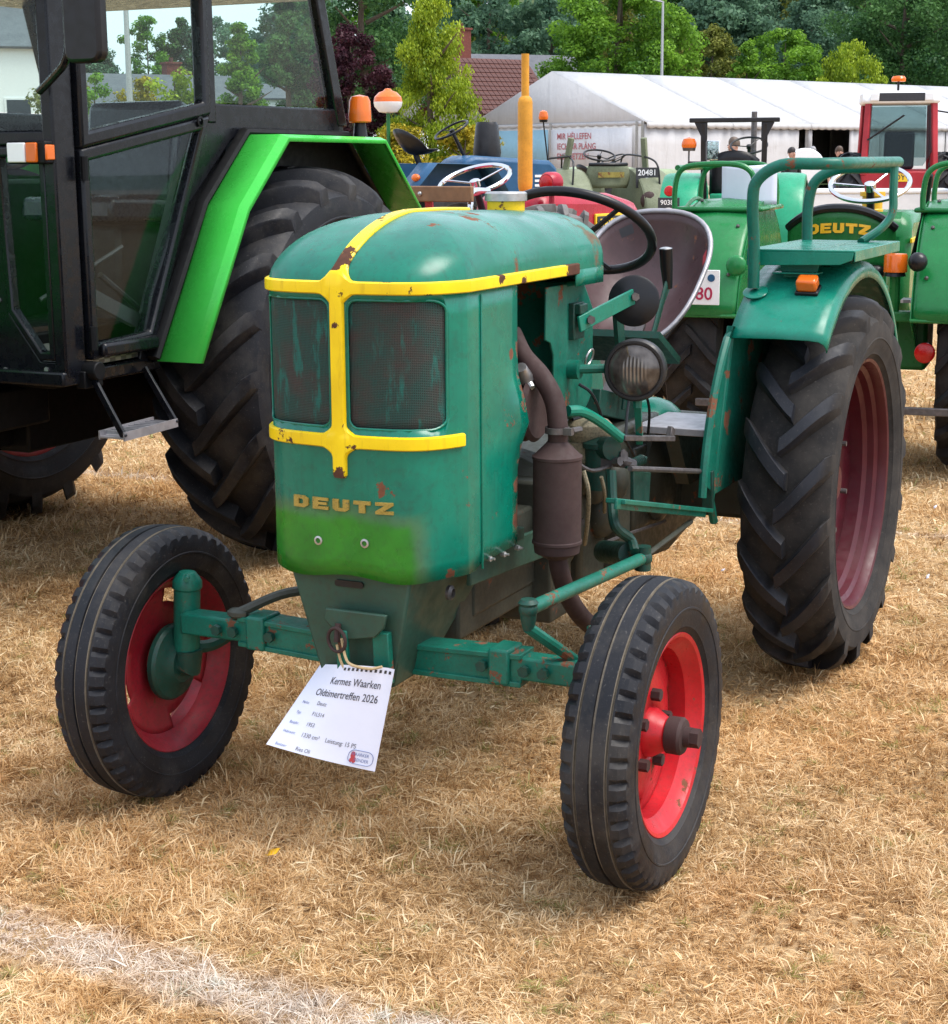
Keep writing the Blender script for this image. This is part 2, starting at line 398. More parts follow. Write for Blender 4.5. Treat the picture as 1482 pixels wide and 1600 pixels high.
# ================================================================== the vintage green tractor
T = tag(empty('vintage_tractor'), 'weathered teal green vintage tractor with yellow cross trim, red front wheels and paper sign', 'tractor')
W2 = .235; ZB = .648; ZT = 1.262
def fx(y): return .187-.03*(abs(y)/W2)**2-.105*(abs(y)/W2)**7      # plan curve of the front
def contour(xr, n_side=10, n_front=36, off=0.):
    pts = []
    ys = [W2*math.sin(math.pi/2*(-1+2*k/n_front)) for k in range(n_front+1)]
    x0 = fx(W2)
    for k in range(n_side): pts.append((xr+(x0-xr)*k/n_side, -W2))
    for y in ys: pts.append((fx(y), y))
    for k in range(1, n_side+1): pts.append((x0+(xr-x0)*k/n_side, W2))
    if off:
        q = []
        for i, p in enumerate(pts):
            a = Vector(pts[max(0, i-1)]); b_ = Vector(pts[min(len(pts)-1, i+1)]); t = (b_-a).normalized(); n = Vector((t.y, -t.x))
            q.append((p[0]+n.x*off, p[1]+n.y*off))
        return q
    return pts
# --- hood materials -------------------------------------------------
def hood_paint():
    t = NT('hood_paint'); P = t.tc(); x, y, z = t.xyz()
    f = t.noise(4, 5, .6); c = t.mix(t.ramp(f, .3, .72), (.0003, .118, .076), (.0004, .185, .118))
    pt = t.noise(2.1, 6, .68); c = t.mix(t.math('MULTIPLY', t.ramp(pt, .46, .62), .55), c, (.0006, .075, .058)); st = t.noise(1, 5, .7, t.scaled((60, 60, 3))); c = t.mix(t.math('MULTIPLY', t.ramp(st, .5, .8), .22), c, (.002, .05, .045))
    # brushed-over lighter green patch at the foot of the front
    wob = t.math('MULTIPLY', t.math('SUBTRACT', t.noise(9, 3), .5), .05)
    m1 = t.maprange(t.math('ADD', z, wob), .765, .815, 1, 0); m2 = t.maprange(t.math('ADD', y, wob), .155, .205, 1, 0); m3 = t.maprange(x, .06, .1, 0, 1)
    mk = t.math('MULTIPLY', t.math('MULTIPLY', m1, m2), m3)
    gr = t.mix(t.ramp(t.noise(7, 4), .3, .7), (.010, .115, .006), (.030, .23, .010)); c = t.mix(t.math('MULTIPLY', mk, .93), c, gr)
    # greyed rim of the patch
    e = t.math('MULTIPLY', t.math('MULTIPLY', mk, t.math('SUBTRACT', 1., mk)), 3.2, clamp=True); c = t.mix(t.math('MULTIPLY', e, .5), c, (.10, .13, .09))
    # rust chips and the bigger bare spots
    big = t.noise(5.5, 3, .5, None, .4); fine = t.noise(34, 8, .72); s_ = t.math('ADD', t.math('MULTIPLY', big, .6), t.math('MULTIPLY', fine, .4))
    r1 = t.ramp(s_, .648, .656)
    rear = t.math('MULTIPLY', t.maprange(x, -.60, -.70, 0, 1), t.ramp(t.noise(16, 6, .65), .50, .60)); r1 = t.math('MAXIMUM', r1, t.math('MULTIPLY', rear, .8))
    def spot(cx, cy, cz, r):
        d = t.n('Vector Math'.replace(' ', ''), operation='DISTANCE'); t.l(P, d.inputs[0]); d.inputs[1].default_value = (cx, cy, cz)
        return t.math('LESS_THAN', t.math('ADD', d.outputs['Value'], t.math('MULTIPLY', t.math('SUBTRACT', t.noise(60, 5, .7), .5), r*2.2)), r)
    for a in ((.165, .095, .846, .021), (.165, .115, .838, .015), (.10, .205, .66, .016), (-.02, .12, 1.372, .018), (-.18, .13, 1.398, .020), (-.26, .10, 1.402, .016), (.05, .13, 1.35, .010), (.11, -.1, 1.325, .012), (.06, .2, 1.31, .011), (-.195, .236, .98, .02), (-.198, .236, .80, .016), (-.2, .236, .72, .02), (-.17, .236, 1.10, .012)):
        r1 = t.math('MAXIMUM', r1, spot(*a))
    edge = t.math('MULTIPLY', t.maprange(x, -.188, -.200, 0, 1), t.math('MULTIPLY', t.maprange(x, -.215, -.203, 0, 1), t.ramp(t.noise(28, 5), .5, .56)))
    r1 = t.math('MAXIMUM', r1, edge)
    c = t.mix(r1, c, t.mix(t.noise(70, 4), (.085, .033, .018), (.23, .085, .040)))
    sc = t.ramp(t.noise(1, 6, .75, t.scaled((140, 140, 40))), .72, .76); c = t.mix(t.math('MULTIPLY', sc, .5), c, (.45, .5, .48))
    c2 = t.mix(t.math('MULTIPLY', t.ramp(t.noise(55, 4, .7), .50, .72), .30), c, (.02, .024, .02))
    run = t.ramp(t.noise(1, 6, .7, t.scaled((95, 95, 6))), .58, .70); c2 = t.mix(t.math('MULTIPLY', run, .30), c2, (.012, .03, .026))
    rr = t.mix(r1, t.maprange(t.noise(9, 4), .3, .7, .20, .36), (.9, .9, .9))
    t.bump(t.math('ADD', t.math('MULTIPLY', t.noise(3.2, 2), 1.), t.math('MULTIPLY', t.noise(40, 2), .02)), .45, .020)
    M['hood'] = t.fin(c2, rr, 0, .40, .0)
hood_paint()
def grille_mat():
    t = NT('grille_mesh'); x, y, z = t.xyz()
    w1 = t.n('TexWave', wave_type='BANDS', bands_direction='Y'); w1.inputs['Scale'].default_value = 90; t.l(t.tc(), w1.inputs['Vector'])
    w2 = t.n('TexWave', wave_type='BANDS', bands_direction='Z'); w2.inputs['Scale'].default_value = 90; t.l(t.tc(), w2.inputs['Vector'])
    h = t.math('MULTIPLY', w1.outputs['Fac'], w2.outputs['Fac'])
    base = t.mix(t.ramp(t.noise(11, 5, .65), .40, .66), (.005, .045, .036), (.042, .026, .022))
    base = t.mix(t.ramp(h, .2, .6), base, (.004, .006, .006))
    rim = t.math('MAXIMUM', t.ramp(t.noise(1, 5, .7, t.scaled((30, 30, 6))), .55, .62), 0.)
    edge = t.math('MULTIPLY', rim, t.ramp(t.noise(5, 3), .40, .52)); c = t.mix(t.math('MULTIPLY', edge, .85), base, (.002, .10, .080))
    t.bump(t.math('MULTIPLY', h, -1.), .6, .002); M['grille'] = t.fin(c, .62, 0, .4)
grille_mat()
# --- front cowl sheet with the two grille openings ---------------------
def front_cowl():
    C_ = contour(-.203, 8, 40); b = MB(); rows = []
    zs = [0, .06, .12]+[.12+.88*k/10 for k in range(1, 11)]
    for z in zs:
        row = []
        for (x, y) in C_:
            zb = ZB+.006*math.sin(y*26+1.2)*(1 if x > .1 else 0)+(.012 if x < .02 else 0)
            bx = 0
            if y > 0 and -.203 <= x < -.05:   # the bulge over the crank pulley on the left side
                zz = zb+(ZT-zb)*z; bx = .030*math.exp(-((x+.205)/.07)**2-((zz-.955)/.062)**2)
            row.append((x, y+bx, zb+(ZT-zb)*z))
        rows.append(row)
    b.grid(rows); o = b.build('hood_front', M['hood'], T, solid=.004, off=-1)
    cuts = []
    for y0, y1 in ((.022, .213), (-.213, -.022)):
        c = MB().prism(rrect(y0, y1, .972, 1.241, .022), 'x', .05, .3).build('cut', None); cuts.append(c)
        d = o.modifiers.new('hole', 'BOOLEAN'); d.object = c; d.operation = 'DIFFERENCE'; d.solver = 'EXACT'
    dg = bpy.context.evaluated_depsgraph_get(); dg.update(); me = bpy.data.meshes.new_from_object(o.evaluated_get(dg))
    o.modifiers.clear(); o.data = me
    for c in cuts: bpy.data.objects.remove(c)
    return o
cowl = front_cowl()
for sgn in (1, -1):
    rows = []
    for k in range(9):
        z = .955+.305*k/8; rows.append([(fx(y)-.009, y, z) for y in [sgn*(.012+.208*j/14) for j in range(15)]])
    MB().grid(rows).build('grille', M['grille'], T, solid=.002)
for s_ in (1, -1):   # folded seam of the cowl side
    MB().box((-.012, s_*(W2+.0015), .945), (.006, .005, .60)).build('cowl_seam', M['hood'], T, bevel=.002)
# rounded beads round the openings
for y0, y1 in ((.022, .213), (-.213, -.022)):
    pts = rrect(y0, y1, .972, 1.241, .022, 5); b = MB(); path = []
    for i, (y, z) in enumerate(pts):
        q = pts[(i+1) % len(pts)]
        for k in range(4): yy = y+(q[0]-y)*k/4; path.append((fx(yy)-.002, yy, z+(q[1]-z)*k/4))
    b.tube(path, .003, 6, closed=True).build('grille_rim', M['hood'], T)
# --- hood top ------------------------------------------------------------
XR = -.725
def dome_pt(p, k, lift=0.):
    x, y = p; rx = min(x, -.14); fr = max(0, min(1, (x-rx)/.33)); pw = 2.5-(2.5-1.62)*fr**1.5
    zt = .138-.012*max(0, min(1, (-.3-x)/.4)); z = 1.272+zt*(max(0, 1-k**pw))**(1/pw)
    return (rx+(x-rx)*k, y*k, z+lift)
ks = [1, .995, .98, .955, .92, .875, .82, .75, .66, .56, .45, .33, .21, .1, 0]
CT = contour(XR, 16, 40)
rows = [[(x, y, 1.256) for x, y in CT]]+[[dome_pt(p, k) for p in CT] for k in ks]
b = MB().grid(rows)
hd = b.build('hood_top', M['hood'], T, smooth=50)
# rear end of the hood: side aprons below the trim and the dash wall
b = MB()
for s_ in (1, -1):
    rows = [[(x, s_*(W2+.0005), z) for x in (-.545, -.6, -.66, -.7245)] for z in (1.223, 1.24, 1.262)]
    MB().grid(rows).build('hood_apron', M['hood'], T, solid=.003)
back = [(y, 1.225) for y in (-W2, W2)]+[(dome_pt((XR, W2), k)[1], dome_pt((XR, W2), k)[2]) for k in ks[:-1]]+[(-dome_pt((XR, W2), k)[1], dome_pt((XR, W2), k)[2]) for k in ks[::-1]]
MB().prism(back, 'x', -.728, -.722).build('dash_wall', M['teal_worn'], T)
def trim_paint():
    t = NT('trim_paint'); P = t.tc(); c = t.mix(t.ramp(t.noise(9, 4), .3, .7), (.70, .47, .003), (.85, .62, .006)); x, y, z = t.xyz()
    big = t.noise(13, 3, .5, None, .3); fine = t.noise(70, 8, .72); s_ = t.math('ADD', t.math('MULTIPLY', big, .58), t.math('MULTIPLY', fine, .42)); r1 = t.ramp(s_, .605, .615)
    def spot(cx, cy, cz, r):
        d = t.n('VectorMath', operation='DISTANCE'); t.l(P, d.inputs[0]); d.inputs[1].default_value = (cx, cy, cz); return t.math('LESS_THAN', t.math('ADD', d.outputs['Value'], t.math('MULTIPLY', t.math('SUBTRACT', t.noise(75, 6, .75), .5), r*2.6)), r)
    for a in ((.15, -.004, 1.318, .026), (.165, -.01, 1.300, .018), (.13, .0, 1.335, .016), (.185, .012, 1.258, .012), (.19, 0, .872, .016), (-.50, .24, 1.266, .03), (-.53, .24, 1.268, .025), (-.10, .24, 1.276, .016), (-.22, .24, 1.254, .016), (.16, .14, 1.275, .012), (.165, .10, 1.276, .010), (.19, .0, 1.19, .010)): r1 = t.math('MAXIMUM', r1, spot(*a))
    c = t.mix(t.math('MULTIPLY', t.ramp(t.noise(1, 5, .7, t.scaled((70, 70, 8))), .55, .72), .35), c, (.25, .12, .01)); c = t.mix(r1, c, t.mix(t.noise(60, 4), (.035, .014, .010), (.12, .045, .022))); t.bump(t.math('MULTIPLY', r1, -1.), .3, .003)
    M['trim'] = t.fin(c, t.mix(r1, (.32, .32, .32), (.9, .9, .9)), 0, .35)
trim_paint()
# --- yellow trim ------------------------------------------------------------
def ribbon(pts, nrm, wid, th=.008, widths=None):
    """flat moulding: pts on the surface, nrm outward, wid = direction of the width"""
    rows = []
    for i, (p, n, w) in enumerate(zip(pts, nrm, wid)):
        p = Vector(p); n = Vector(n).normalized(); w = Vector(w).normalized(); h = widths[i]
        rows.append([p-w*h-n*.002, p-w*h+n*th*.5, p-w*h*.8+n*th, p+n*th*1.06, p+w*h*.8+n*th, p+w*h+n*th*.5, p+w*h-n*.002])
    b = MB().grid(rows); b.poly(rows[0]); b.poly(rows[-1]); return b
def band(xr, z, h, name, cut=None, flare=.0):
    C_ = contour(xr, 14, 60); pts = []; nr = []; wd = []; hs = []
    for i, p in enumerate(C_):
        if cut and abs(p[1]) > cut and p[0] < fx(cut)-1e-6 and p[0] < .09: continue
        a = Vector(C_[max(0, i-1)]); q = Vector(C_[min(len(C_)-1, i+1)]); t = (q-a).normalized()
        pts.append((p[0], p[1], z)); nr.append((t.y, -t.x, 0)); wd.append((0, 0, 1))
        d = abs(p[1]) if p[0] > .1 else 9
        hs.append(h+flare*max(0, 1-max(0, d-.016)/.028)**2.2)
    return ribbon(pts, nr, wd, .009, hs).build(name, M['trim'], T, smooth=40)
band(-.55, 1.2655, .0135, 'yellow_trim', flare=.022)
band(-.0, .944, .0145, 'yellow_trim', cut=.231, flare=.020)
# vertical strip on the front, then over the dome
zs = [.866, .872]+[.88+.385*k/40 for k in range(41)]
def hw_(z): return .0165+.018*max(0, 1-max(0, abs(z-.944)-.012)/.026)**2.2 + .016*max(0, 1-max(0, 1.256-z)/.02)**2*(0)
ribbon([(fx(0), 0, z) for z in zs], [(1, 0, 0)]*len(zs), [(0, 1, 0)]*len(zs), .0095, [hw_(z)*(.75 if z < .868 else 1) for z in zs]).build('yellow_strip', M['trim'], T)
path = [dome_pt((fx(0), 0), k) for k in [.999, .99, .97, .945, .91, .87, .82, .76, .69, .6, .5, .4, .28, .15, .0]]+[(x, 0, dome_pt((x, 0), 0)[2]) for x in (-.18, -.24, -.3, -.36, -.42)]
nr = []
for i in range(len(path)):
    a = Vector(path[max(0, i-1)]); q = Vector(path[min(len(path)-1, i+1)]); t = (q-a).normalized(); nr.append((t.z, 0, -t.x))
nr = [(-n[0] if n[2] < 0 and n[0] < 0 else n[0], 0, n[2]) if n[2] > 0 else (-n[0], 0, -n[2]) for n in nr]
hs = [.0165+.016*max(0, 1-max(0, p[2]-1.282)/.035)**2.2 for p in path]
ribbon(path, nr, [(0, 1, 0)]*len(path), .006, hs).build('yellow_strip', M['trim'], T)
# maker's badge, bare screw holes
paint('brass', (.34, .235, .04), .5, .75, scale=45, dirt=.7, rustcol=(.05, .06, .03))
badge(T, M['brass'], lambda x, y, z: Vector((fx(x)+z-.001, x, .806+y+x*.0)), .242, .0255, .006, .30)
for py, pz in ((-.060, .723), (.054, .727)):
    MB().lathe([(.010, -.004), (.010, .002), (.006, .003), (.0055, -.004)], (fx(py), py, pz), 'x', 16).build('screw_grommet', M['steel'], T)
# fuel filler cap behind the hood
cx, cz = -.66, 1.392
MB().lathe([(0, -.02), (.047, -.02), (.047, .032), (0, .032)], (cx, 0, cz), 'z', 28).build('filler_neck', M['yellow'], T)
b = MB().lathe([(0, .052), (.048, .052), (.053, .048), (.053, .030), (.046, .029)], (cx, 0, cz), 'z', 40)
b.build('filler_cap', M['steel'], T)
# --- lower bracket (front support) -------------------------------------------
b = MB()
tp = [(.158, -.150, .655), (.158, .168, .655), (-.05, .215, .655), (-.05, -.215, .655)]
bt = [(.150, -.062, .395), (.150, .112, .395), (-.02, .105, .395), (-.02, -.09, .395)]
tp = [(.160, -.152, .66), (.160, .152, .66), (-.28, .165, .66), (-.28, -.165, .66)]; bt = [(.150, -.078, .40), (.150, .098, .40), (-.02, .095, .40), (-.02, -.09, .40)]
b.add(tp+bt, [(0,1,2,3),(7,6,5,4),(0,4,5,1),(1,5,6,2),(2,6,7,3),(3,7,4,0)])
paint('support_green', (.020, .060, .040), .42, .25, scale=9, dirt=.5)
b.build('front_support', M['support_green'], T, bevel=.006)
MB().prism(rrect(-.035, .035, .62, .634, .006), 'x', .157, .164).build('crank_slot', M['black_plastic'], T)
b = MB(); b.lathe([(.017, 0), (.017, .007), (.010, .012), (.009, 0)], (.03, .174, .595), 'y', 18); b.build('support_bolt', M['dark_steel'], T)
# hitch jaw with pin ring on the support
b = MB(); b.prism([(-.045, .575), (.105, .575), (.098, .545), (.075, .522), (.0, .508), (-.032, .535), (-.05, .55)], 'x', .180, .190)
b.box((.17, .03, .56), (.03, .11, .02)); b.build('hitch_plate', M['support_green'], T, bevel=.003)
b = MB(); b.bar((.188, -.005, .53), (.188, -.002, .40), .028, .012, (1, 0, 0)); b.bar((.165, .08, .53), (.165, .085, .415), .04, .02, (1, 0, 0)); b.build('hitch_tongue', M['teal_worn'], T, bevel=.003)
b = MB(); b.tube(circle((.200, -.012, .51), (.25, .97, 0), (0, 0, 1), .026, 20), .004, 8, closed=True); b.tube([(.192, -.012, .545), (.2, -.012, .505)], .007, 8); b.build('hitch_pin', M['muffler'], T)
# --- front axle -------------------------------------------------------------
b = MB()
def isec(pts, hh, th=.012, w=.075):
    """channel beam: web + two flanges through the given (y, z, height)"""
    n = len(pts)
    for i in range(n-1):
        (y0, z0, h0), (y1, z1, h1) = pts[i], pts[i+1]
        b.add([(.055, y0, z0-h0/2), (.055, y0, z0+h0/2), (.055-th, y0, z0+h0/2), (.055-th, y0, z0-h0/2), (.055, y1, z1-h1/2), (.055, y1, z1+h1/2), (.055-th, y1, z1+h1/2), (.055-th, y1, z1-h1/2)],
              [(0,1,2,3),(4,7,6,5),(0,4,5,1),(1,5,6,2),(2,6,7,3),(3,7,4,0)])
        for q in (1, -1):
            zz0 = z0+q*h0/2; zz1 = z1+q*h1/2
            b.add([(.062, y0, zz0-.006), (.062, y0, zz0+.006), (.062-w, y0, zz0+.006), (.062-w, y0, zz0-.006), (.062, y1, zz1-.006), (.062, y1, zz1+.006), (.062-w, y1, zz1+.006), (.062-w, y1, zz1-.006)],
                  [(0,1,2,3),(4,7,6,5),(0,4,5,1),(1,5,6,2),(2,6,7,3),(3,7,4,0)])
isec([(-.36, .452, .060), (-.15, .442, .060), (.12, .442, .058), (.36, .447, .062)], 0)
b.tube([(-.01, y, .44) for y in (-.35, .35)], .022, 10)
b.build('axle_beam', M['teal_worn'], T, bevel=.002)
for s_ in (1, -1):
    b = MB(); b.bar((.028, s_*.30, .452), (.02, s_*.53, .447), .058, .052); b.bar((.028, s_*.285, .452), (.028, s_*.335, .452), .080, .080)
    b.build('axle_extension', M['teal_worn'], T, bevel=.006)
    for yy in (.27, .37, .415): nut(MB(), (.061, s_*yy, .45), (1, 0, 0), .013, .012).build('axle_bolt', M['teal_greasy'], T)
    # kingpin housing, stub axle, brake-less backing hub
    b = MB(); yk = s_*.545
    b.lathe([(0, -.085), (.030, -.085), (.032, -.07), (.032, .075), (.036, .08), (.036, .095), (.030, .105), (.020, .118), (0, .122)], (.0, yk, .445), (s_*-.0, s_*-.06, 1), 20)
    b.tube([(.02, yk-.02*s_, .556), (.045, yk-.035*s_, .556)], .007, 8)
    b.build('kingpin', M['teal_worn'], T)
    b = MB(); b.tube([(0, yk, .37), (0, yk, .333), (0, yk+s_*.04, .333), (0, yk+s_*.09, .333)], [.036, .036, .032, .028], 14)
    b.lathe([(0, .0), (.046, 0), (.062, .014), (.088, .022), (.094, .03), (.094, .042), (0, .045)][::1], (0, yk+s_*.012, .333), (0, s_, 0), 32)
    b.build('stub_axle', M['teal_greasy'], T)
    b = MB(); b.tube(smooth_path([(0, yk, .375), (-.05, yk-s_*.03, .37), (-.11, yk-s_*.05, .385)]), [.016]*13, 8); b.ball((-.115, yk-s_*.05, .39), .02, 10); b.build('steering_arm', M['teal_greasy'], T)
b = MB(); b.tube([(-.115, -.495, .405), (-.115, .495, .405)], .013, 10); b.build('tie_rod', M['teal_worn'], T)
# radius rod of the far side and ball joint on the near side
b = MB(); b.tube(smooth_path([(.05, -.36, .495), (-.02, -.27, .535), (-.10, -.16, .535), (-.2, -.1, .5)]), .012, 8); b.ball((.05, -.365, .492), .018, 10, (1, 1.6, .8)); b.build('radius_rod', M['oily'], T)
# --- front wheels ------------------------------------------------------------
RF = .3326; FRIM = .2149
tyre_me = rib_tyre(RF, .072, FRIM).mesh('tyre', 30); tyre_me.materials.append(M['rubber']); tyre_me.materials.append(M['tread_dust'])
for p_ in tyre_me.polygons:
    c_ = p_.center
    if RF-.0135 < math.hypot(c_.x, c_.z) < RF-.0045 and abs(c_.y) < .0375: p_.material_index = 1
barrel = [(FRIM+.006, .052), (FRIM+.001, .057), (FRIM-.006, .054), (FRIM-.012, .044), (FRIM-.022, .034), (FRIM-.032, .024), (FRIM-.034, -.012), (FRIM-.022, -.024), (FRIM-.012, -.044), (FRIM+.001, -.056), (FRIM+.008, -.052)]
def front_wheel(yc, out, m, label=None):
    rot = (0, 0, 0 if out > 0 else math.pi)
    hub = MB(); hub.lathe([(0, .098), (.020, .098), (.021, .082), (.037, .080), (.039, .070), (.036, .045), (.052, .018), (.056, .0), (.056, -.03), (0, -.03)], (0, 0, 0), 'y', 28)
    w = hub.build('front_wheel', m, T, loc=(0, yc, RF), rot=rot)
    t = bpy.data.objects.new('tyre', tyre_me); COL.objects.link(t); t.parent = w
    MB().lathe(barrel, (0, 0, 0), 'y', 64).build('rim', m, w, solid=.003)
    # dished disc with three slots
    d = MB(); n = 96; rad = [.05, .09, .12, .145, .165, FRIM-.034]; hh = [.004, .004, .0, -.004, -.008, -.010]; rows = []
    for k in range(n+1):
        a = 2*math.pi*k/n; rows.append([(r*math.cos(a), h, r*math.sin(a)) for r, h in zip(rad, hh)])
    nr_ = len(rad)
    for k in range(n):
        for j in range(nr_-1):
            a = (k/n*3) % 1
            if j in (3, 4) and .30 < a < .70: continue
            d.add([rows[k][j], rows[k][j+1], rows[k+1][j+1], rows[k+1][j]], [(0, 1, 2, 3)])
    d.build('disc', m, w, solid=.004)
    for k in range(5):
        a = 2*math.pi*k/5+.5; b2 = MB(); nut(b2, (.080*math.cos(a), .004, .080*math.sin(a)), (0, 1, 0), .0135, .022); b2.build('wheel_nut', M['muffler'], w)
    MB().lathe([(.0365, .048), (.040, .05), (.0405, .078), (.036, .0845), (.022, .086), (.0215, .0995), (0, .1)], (0, 0, 0), 'y', 28).build('hub_cap', M['muffler'], w)
    b2 = MB(); nut(b2, (0, .096, 0), (0, 1, 0), .021, .022); b2.build('hub_nut', M['muffler'], w)
    return w
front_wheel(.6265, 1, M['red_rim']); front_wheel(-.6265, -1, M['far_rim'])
# --- rear wheels -------------------------------------------------------------
RR = .5645; RRIM = .372; WBX = -1.7325
rt_me = lug_tyre(RR, .126, RRIM, .038, 18, .046, .82, 96).mesh('tyre', 32); rt_me.materials.append(M['main_rear_rubber'])
def rear_wheel(yc, out):
    rot = (0, 0, 0) if out > 0 else (0, 0, math.pi)
    w = MB().lathe([(0, .03), (.05, .03), (.06, .0), (.10, -.035), (.10, -.06), (0, -.06)], (0, 0, 0), 'y', 28).build('rear_wheel', M['dark_rim'], T, loc=(WBX, yc, RR), rot=rot)
    t = bpy.data.objects.new('tyre', rt_me); COL.objects.link(t); t.parent = w
    if out < 0: t.scale = (-1, 1, 1)
    MB().lathe([(RRIM+.008, .092), (RRIM+.003, .100), (RRIM-.004, .097), (RRIM-.010, .084), (RRIM-.012, .070), (RRIM-.024, .060), (RRIM-.027, .040), (RRIM-.040, .028), (RRIM-.043, -.01), (RRIM-.027, -.03), (RRIM-.010, -.07), (RRIM+.003, -.085)], (0, 0, 0), 'y', 80).build('rim', M['dark_rim'], w, solid=.004)
    MB().lathe([(RRIM-.043, -.012), (.29, -.030), (.24, -.052), (.16, -.056), (.09, -.056)], (0, 0, 0), 'y', 64).build('disc', M['dark_rim'], w, solid=.006)
    for k in range(6):
        a = 2*math.pi*k/6+.35; b2 = MB(); nut(b2, (.155*math.cos(a), -.056, .155*math.sin(a)), (0, 1, 0), .013, .018); b2.tube([(.155*math.cos(a), -.05, .155*math.sin(a)), (.155*math.cos(a), .025, .155*math.sin(a))], .008, 8)
        b2.build('wheel_stud', M['dark_steel'], w)
    return w
rear_wheel(.578, 1); rear_wheel(-.578, -1)
# --- engine, clutch housing and gearbox ---------------------------------------
b = MB(); b.box((-.36, 0, .56), (.50, .26, .24)); b.box((-.60, 0, .56), (.14, .36, .36)); b.box((-.36, .12, .55), (.36, .03, .14)); b.lathe([(0, 0), (.19, 0), (.19, .10), (.15, .13), (0, .13)], (-.72, 0, .60), 'x', 30)
b.build('engine_block', M['oily'], T, bevel=.008)
b = MB()
for k in range(15): b.lathe([(.06, 0), (.125, 0), (.125, .006), (.06, .006)], (-.38, 0, .72+.026*k), 'z', 26)
b.lathe([(0, .0), (.085, 0), (.085, .46), (0, .46)], (-.38, 0, .68), 'z', 24); b.build('cylinder', M['oily'], T)
b = MB(); b.box((-.38, 0, 1.15), (.24, .20, .09)); b.build('cylinder_head', M['oily'], T, bevel=.01)
# fan shroud: black duct with a rounded mouth behind the cowl's open side
b = MB(); b.prism([(-.20, .90), (-.20, 1.25), (-.50, 1.25), (-.50, .98), (-.46, .90)], 'y', -.19, .10); b.build('air_shroud', M['black_metal'], T, bevel=.01)
b = MB(); pts = [at(808, 447, 'y', .19), at(893, 440, 'y', .19), at(893, 470, 'y', .19), at(893, 600, 'y', .19), at(884, 612, 'y', .19)]
pr_ = [(-.47, 1.225), (-.60, 1.225), (-.605, .90), (-.52, .905), (-.515, 1.06), (-.497, 1.09), (-.465, 1.10)]
b.prism(pr_, 'y', .186, .192); b.build('shroud_cheek', M['teal_worn'], T, bevel=.002)
# dash tank, bracket, ring
b = MB(); b.prism([(-.60, .90), (-.60, 1.228), (-.73, 1.228), (-.80, 1.15), (-.80, .93), (-.72, .87)], 'y', -.19, .185); b.build('dash_tank', M['teal_worn'], T, bevel=.012)
b = MB(); b.box((-.66, .19, 1.13), (.07, .02, .09)); b.box((-.655, .205, 1.16), (.05, .02, .025)); b.build('lamp_arm_bracket', M['teal_greasy'], T, bevel=.003)
b = MB(); b.tube(circle((-.74, .195, 1.03), (1, 0, 0), (0, .3, .95), .022, 16), .003, 6, closed=True); b.build('key_ring', M['steel'], T)
# lamp arm with black disc (turned-away marker plate)
p0 = at(905, 507, 'y', .21); p1 = at(990, 463, 'y', .27)
b = MB(); b.bar(p0, p1, .008, .040); b.build('marker_arm', M['teal'], T, bevel=.002)
b = MB(); nut(b, p1+Vector((.004, .004, 0)), (.75, .66, 0), .011, .012); b.build('arm_bolt', M['dark_steel'], T); b = MB(); nut(b, p0.lerp(p1, .18)+Vector((.004, .004, 0)), (.75, .66, 0), .011, .012); b.build('arm_bolt', M['dark_steel'], T)
dc = at(990, 470, 'y', .285)+Vector((-.05, .0, 0))
dc = at(991, 470, 'x', p1.x-.02)
b = MB(); b.lathe([(0, .004), (.060, .004), (.066, .0), (.062, -.012), (0, -.022)], dc, (.95, .30, .10), 44); b.build('marker_disc', M['black_plastic'], T)
# --- headlight ------------------------------------------------------------------
hc = at(993, 578, 'y', .36); ax = Vector((.90, .40, .0)).normalized(); ax = Vector((.985, .17, 0)).normalized()
hl = MB().lathe([(0, -.105), (.03, -.10), (.058, -.075), (.074, -.03), (.0765, -.005), (.0765, .006), (.072, .012), (.066, .012), (.064, .004)], hc, ax, 48).build('headlight', M['black_metal'], T)
def lens_mat():
    t = NT('lens'); w = t.n('TexWave', wave_type='BANDS', bands_direction='Y'); w.inputs['Scale'].default_value = 34; t.l(t.tc(), w.inputs['Vector'])
    d = t.n('VectorMath', operation='DISTANCE'); t.l(t.tc(), d.inputs[0]); d.inputs[1].default_value = tuple(hc+ax*.02); inner = t.maprange(d.outputs['Value'], .022, .040, 1, 0)
    t.bump(t.math('MULTIPLY', w.outputs['Fac'], inner), .45, .003); c = t.mix(t.ramp(t.noise(24, 3), .4, .65), (.055, .045, .040), (.13, .115, .105)); c = t.mix(t.math('MULTIPLY', inner, t.math('MULTIPLY', w.outputs['Fac'], .5)), c, (.34, .30, .26)); t.fin(c, .08, .35, .6); M['lens'] = t.m
lens_mat()
MB().lathe([(.0655, .006), (.055, .013), (.04, .019), (.02, .0225), (0, .0235)], hc, ax, 40).build('headlight_lens', M['lens'], hl)
b = MB(); q = at(895, 577, 'y', .20); b.tube([q, q.lerp(hc-ax*.05, .5), hc-ax*.06+Vector((0, -.03, 0))], .012, 10); b.tube([q+Vector((0, -.01, 0)), q+Vector((-.0, .02, 0))], .024, 12); b.build('headlight_bracket', M['teal_worn'], T)
b = MB(); q = hc+Vector((-.02, 0, -.075)); b.bar(q, at(1000, 690, 'y', .34), .016, .022); b.tube([q, q+Vector((0, 0, -.02))], .012, 8); b.build('headlight_stalk', M['teal_worn'], T)
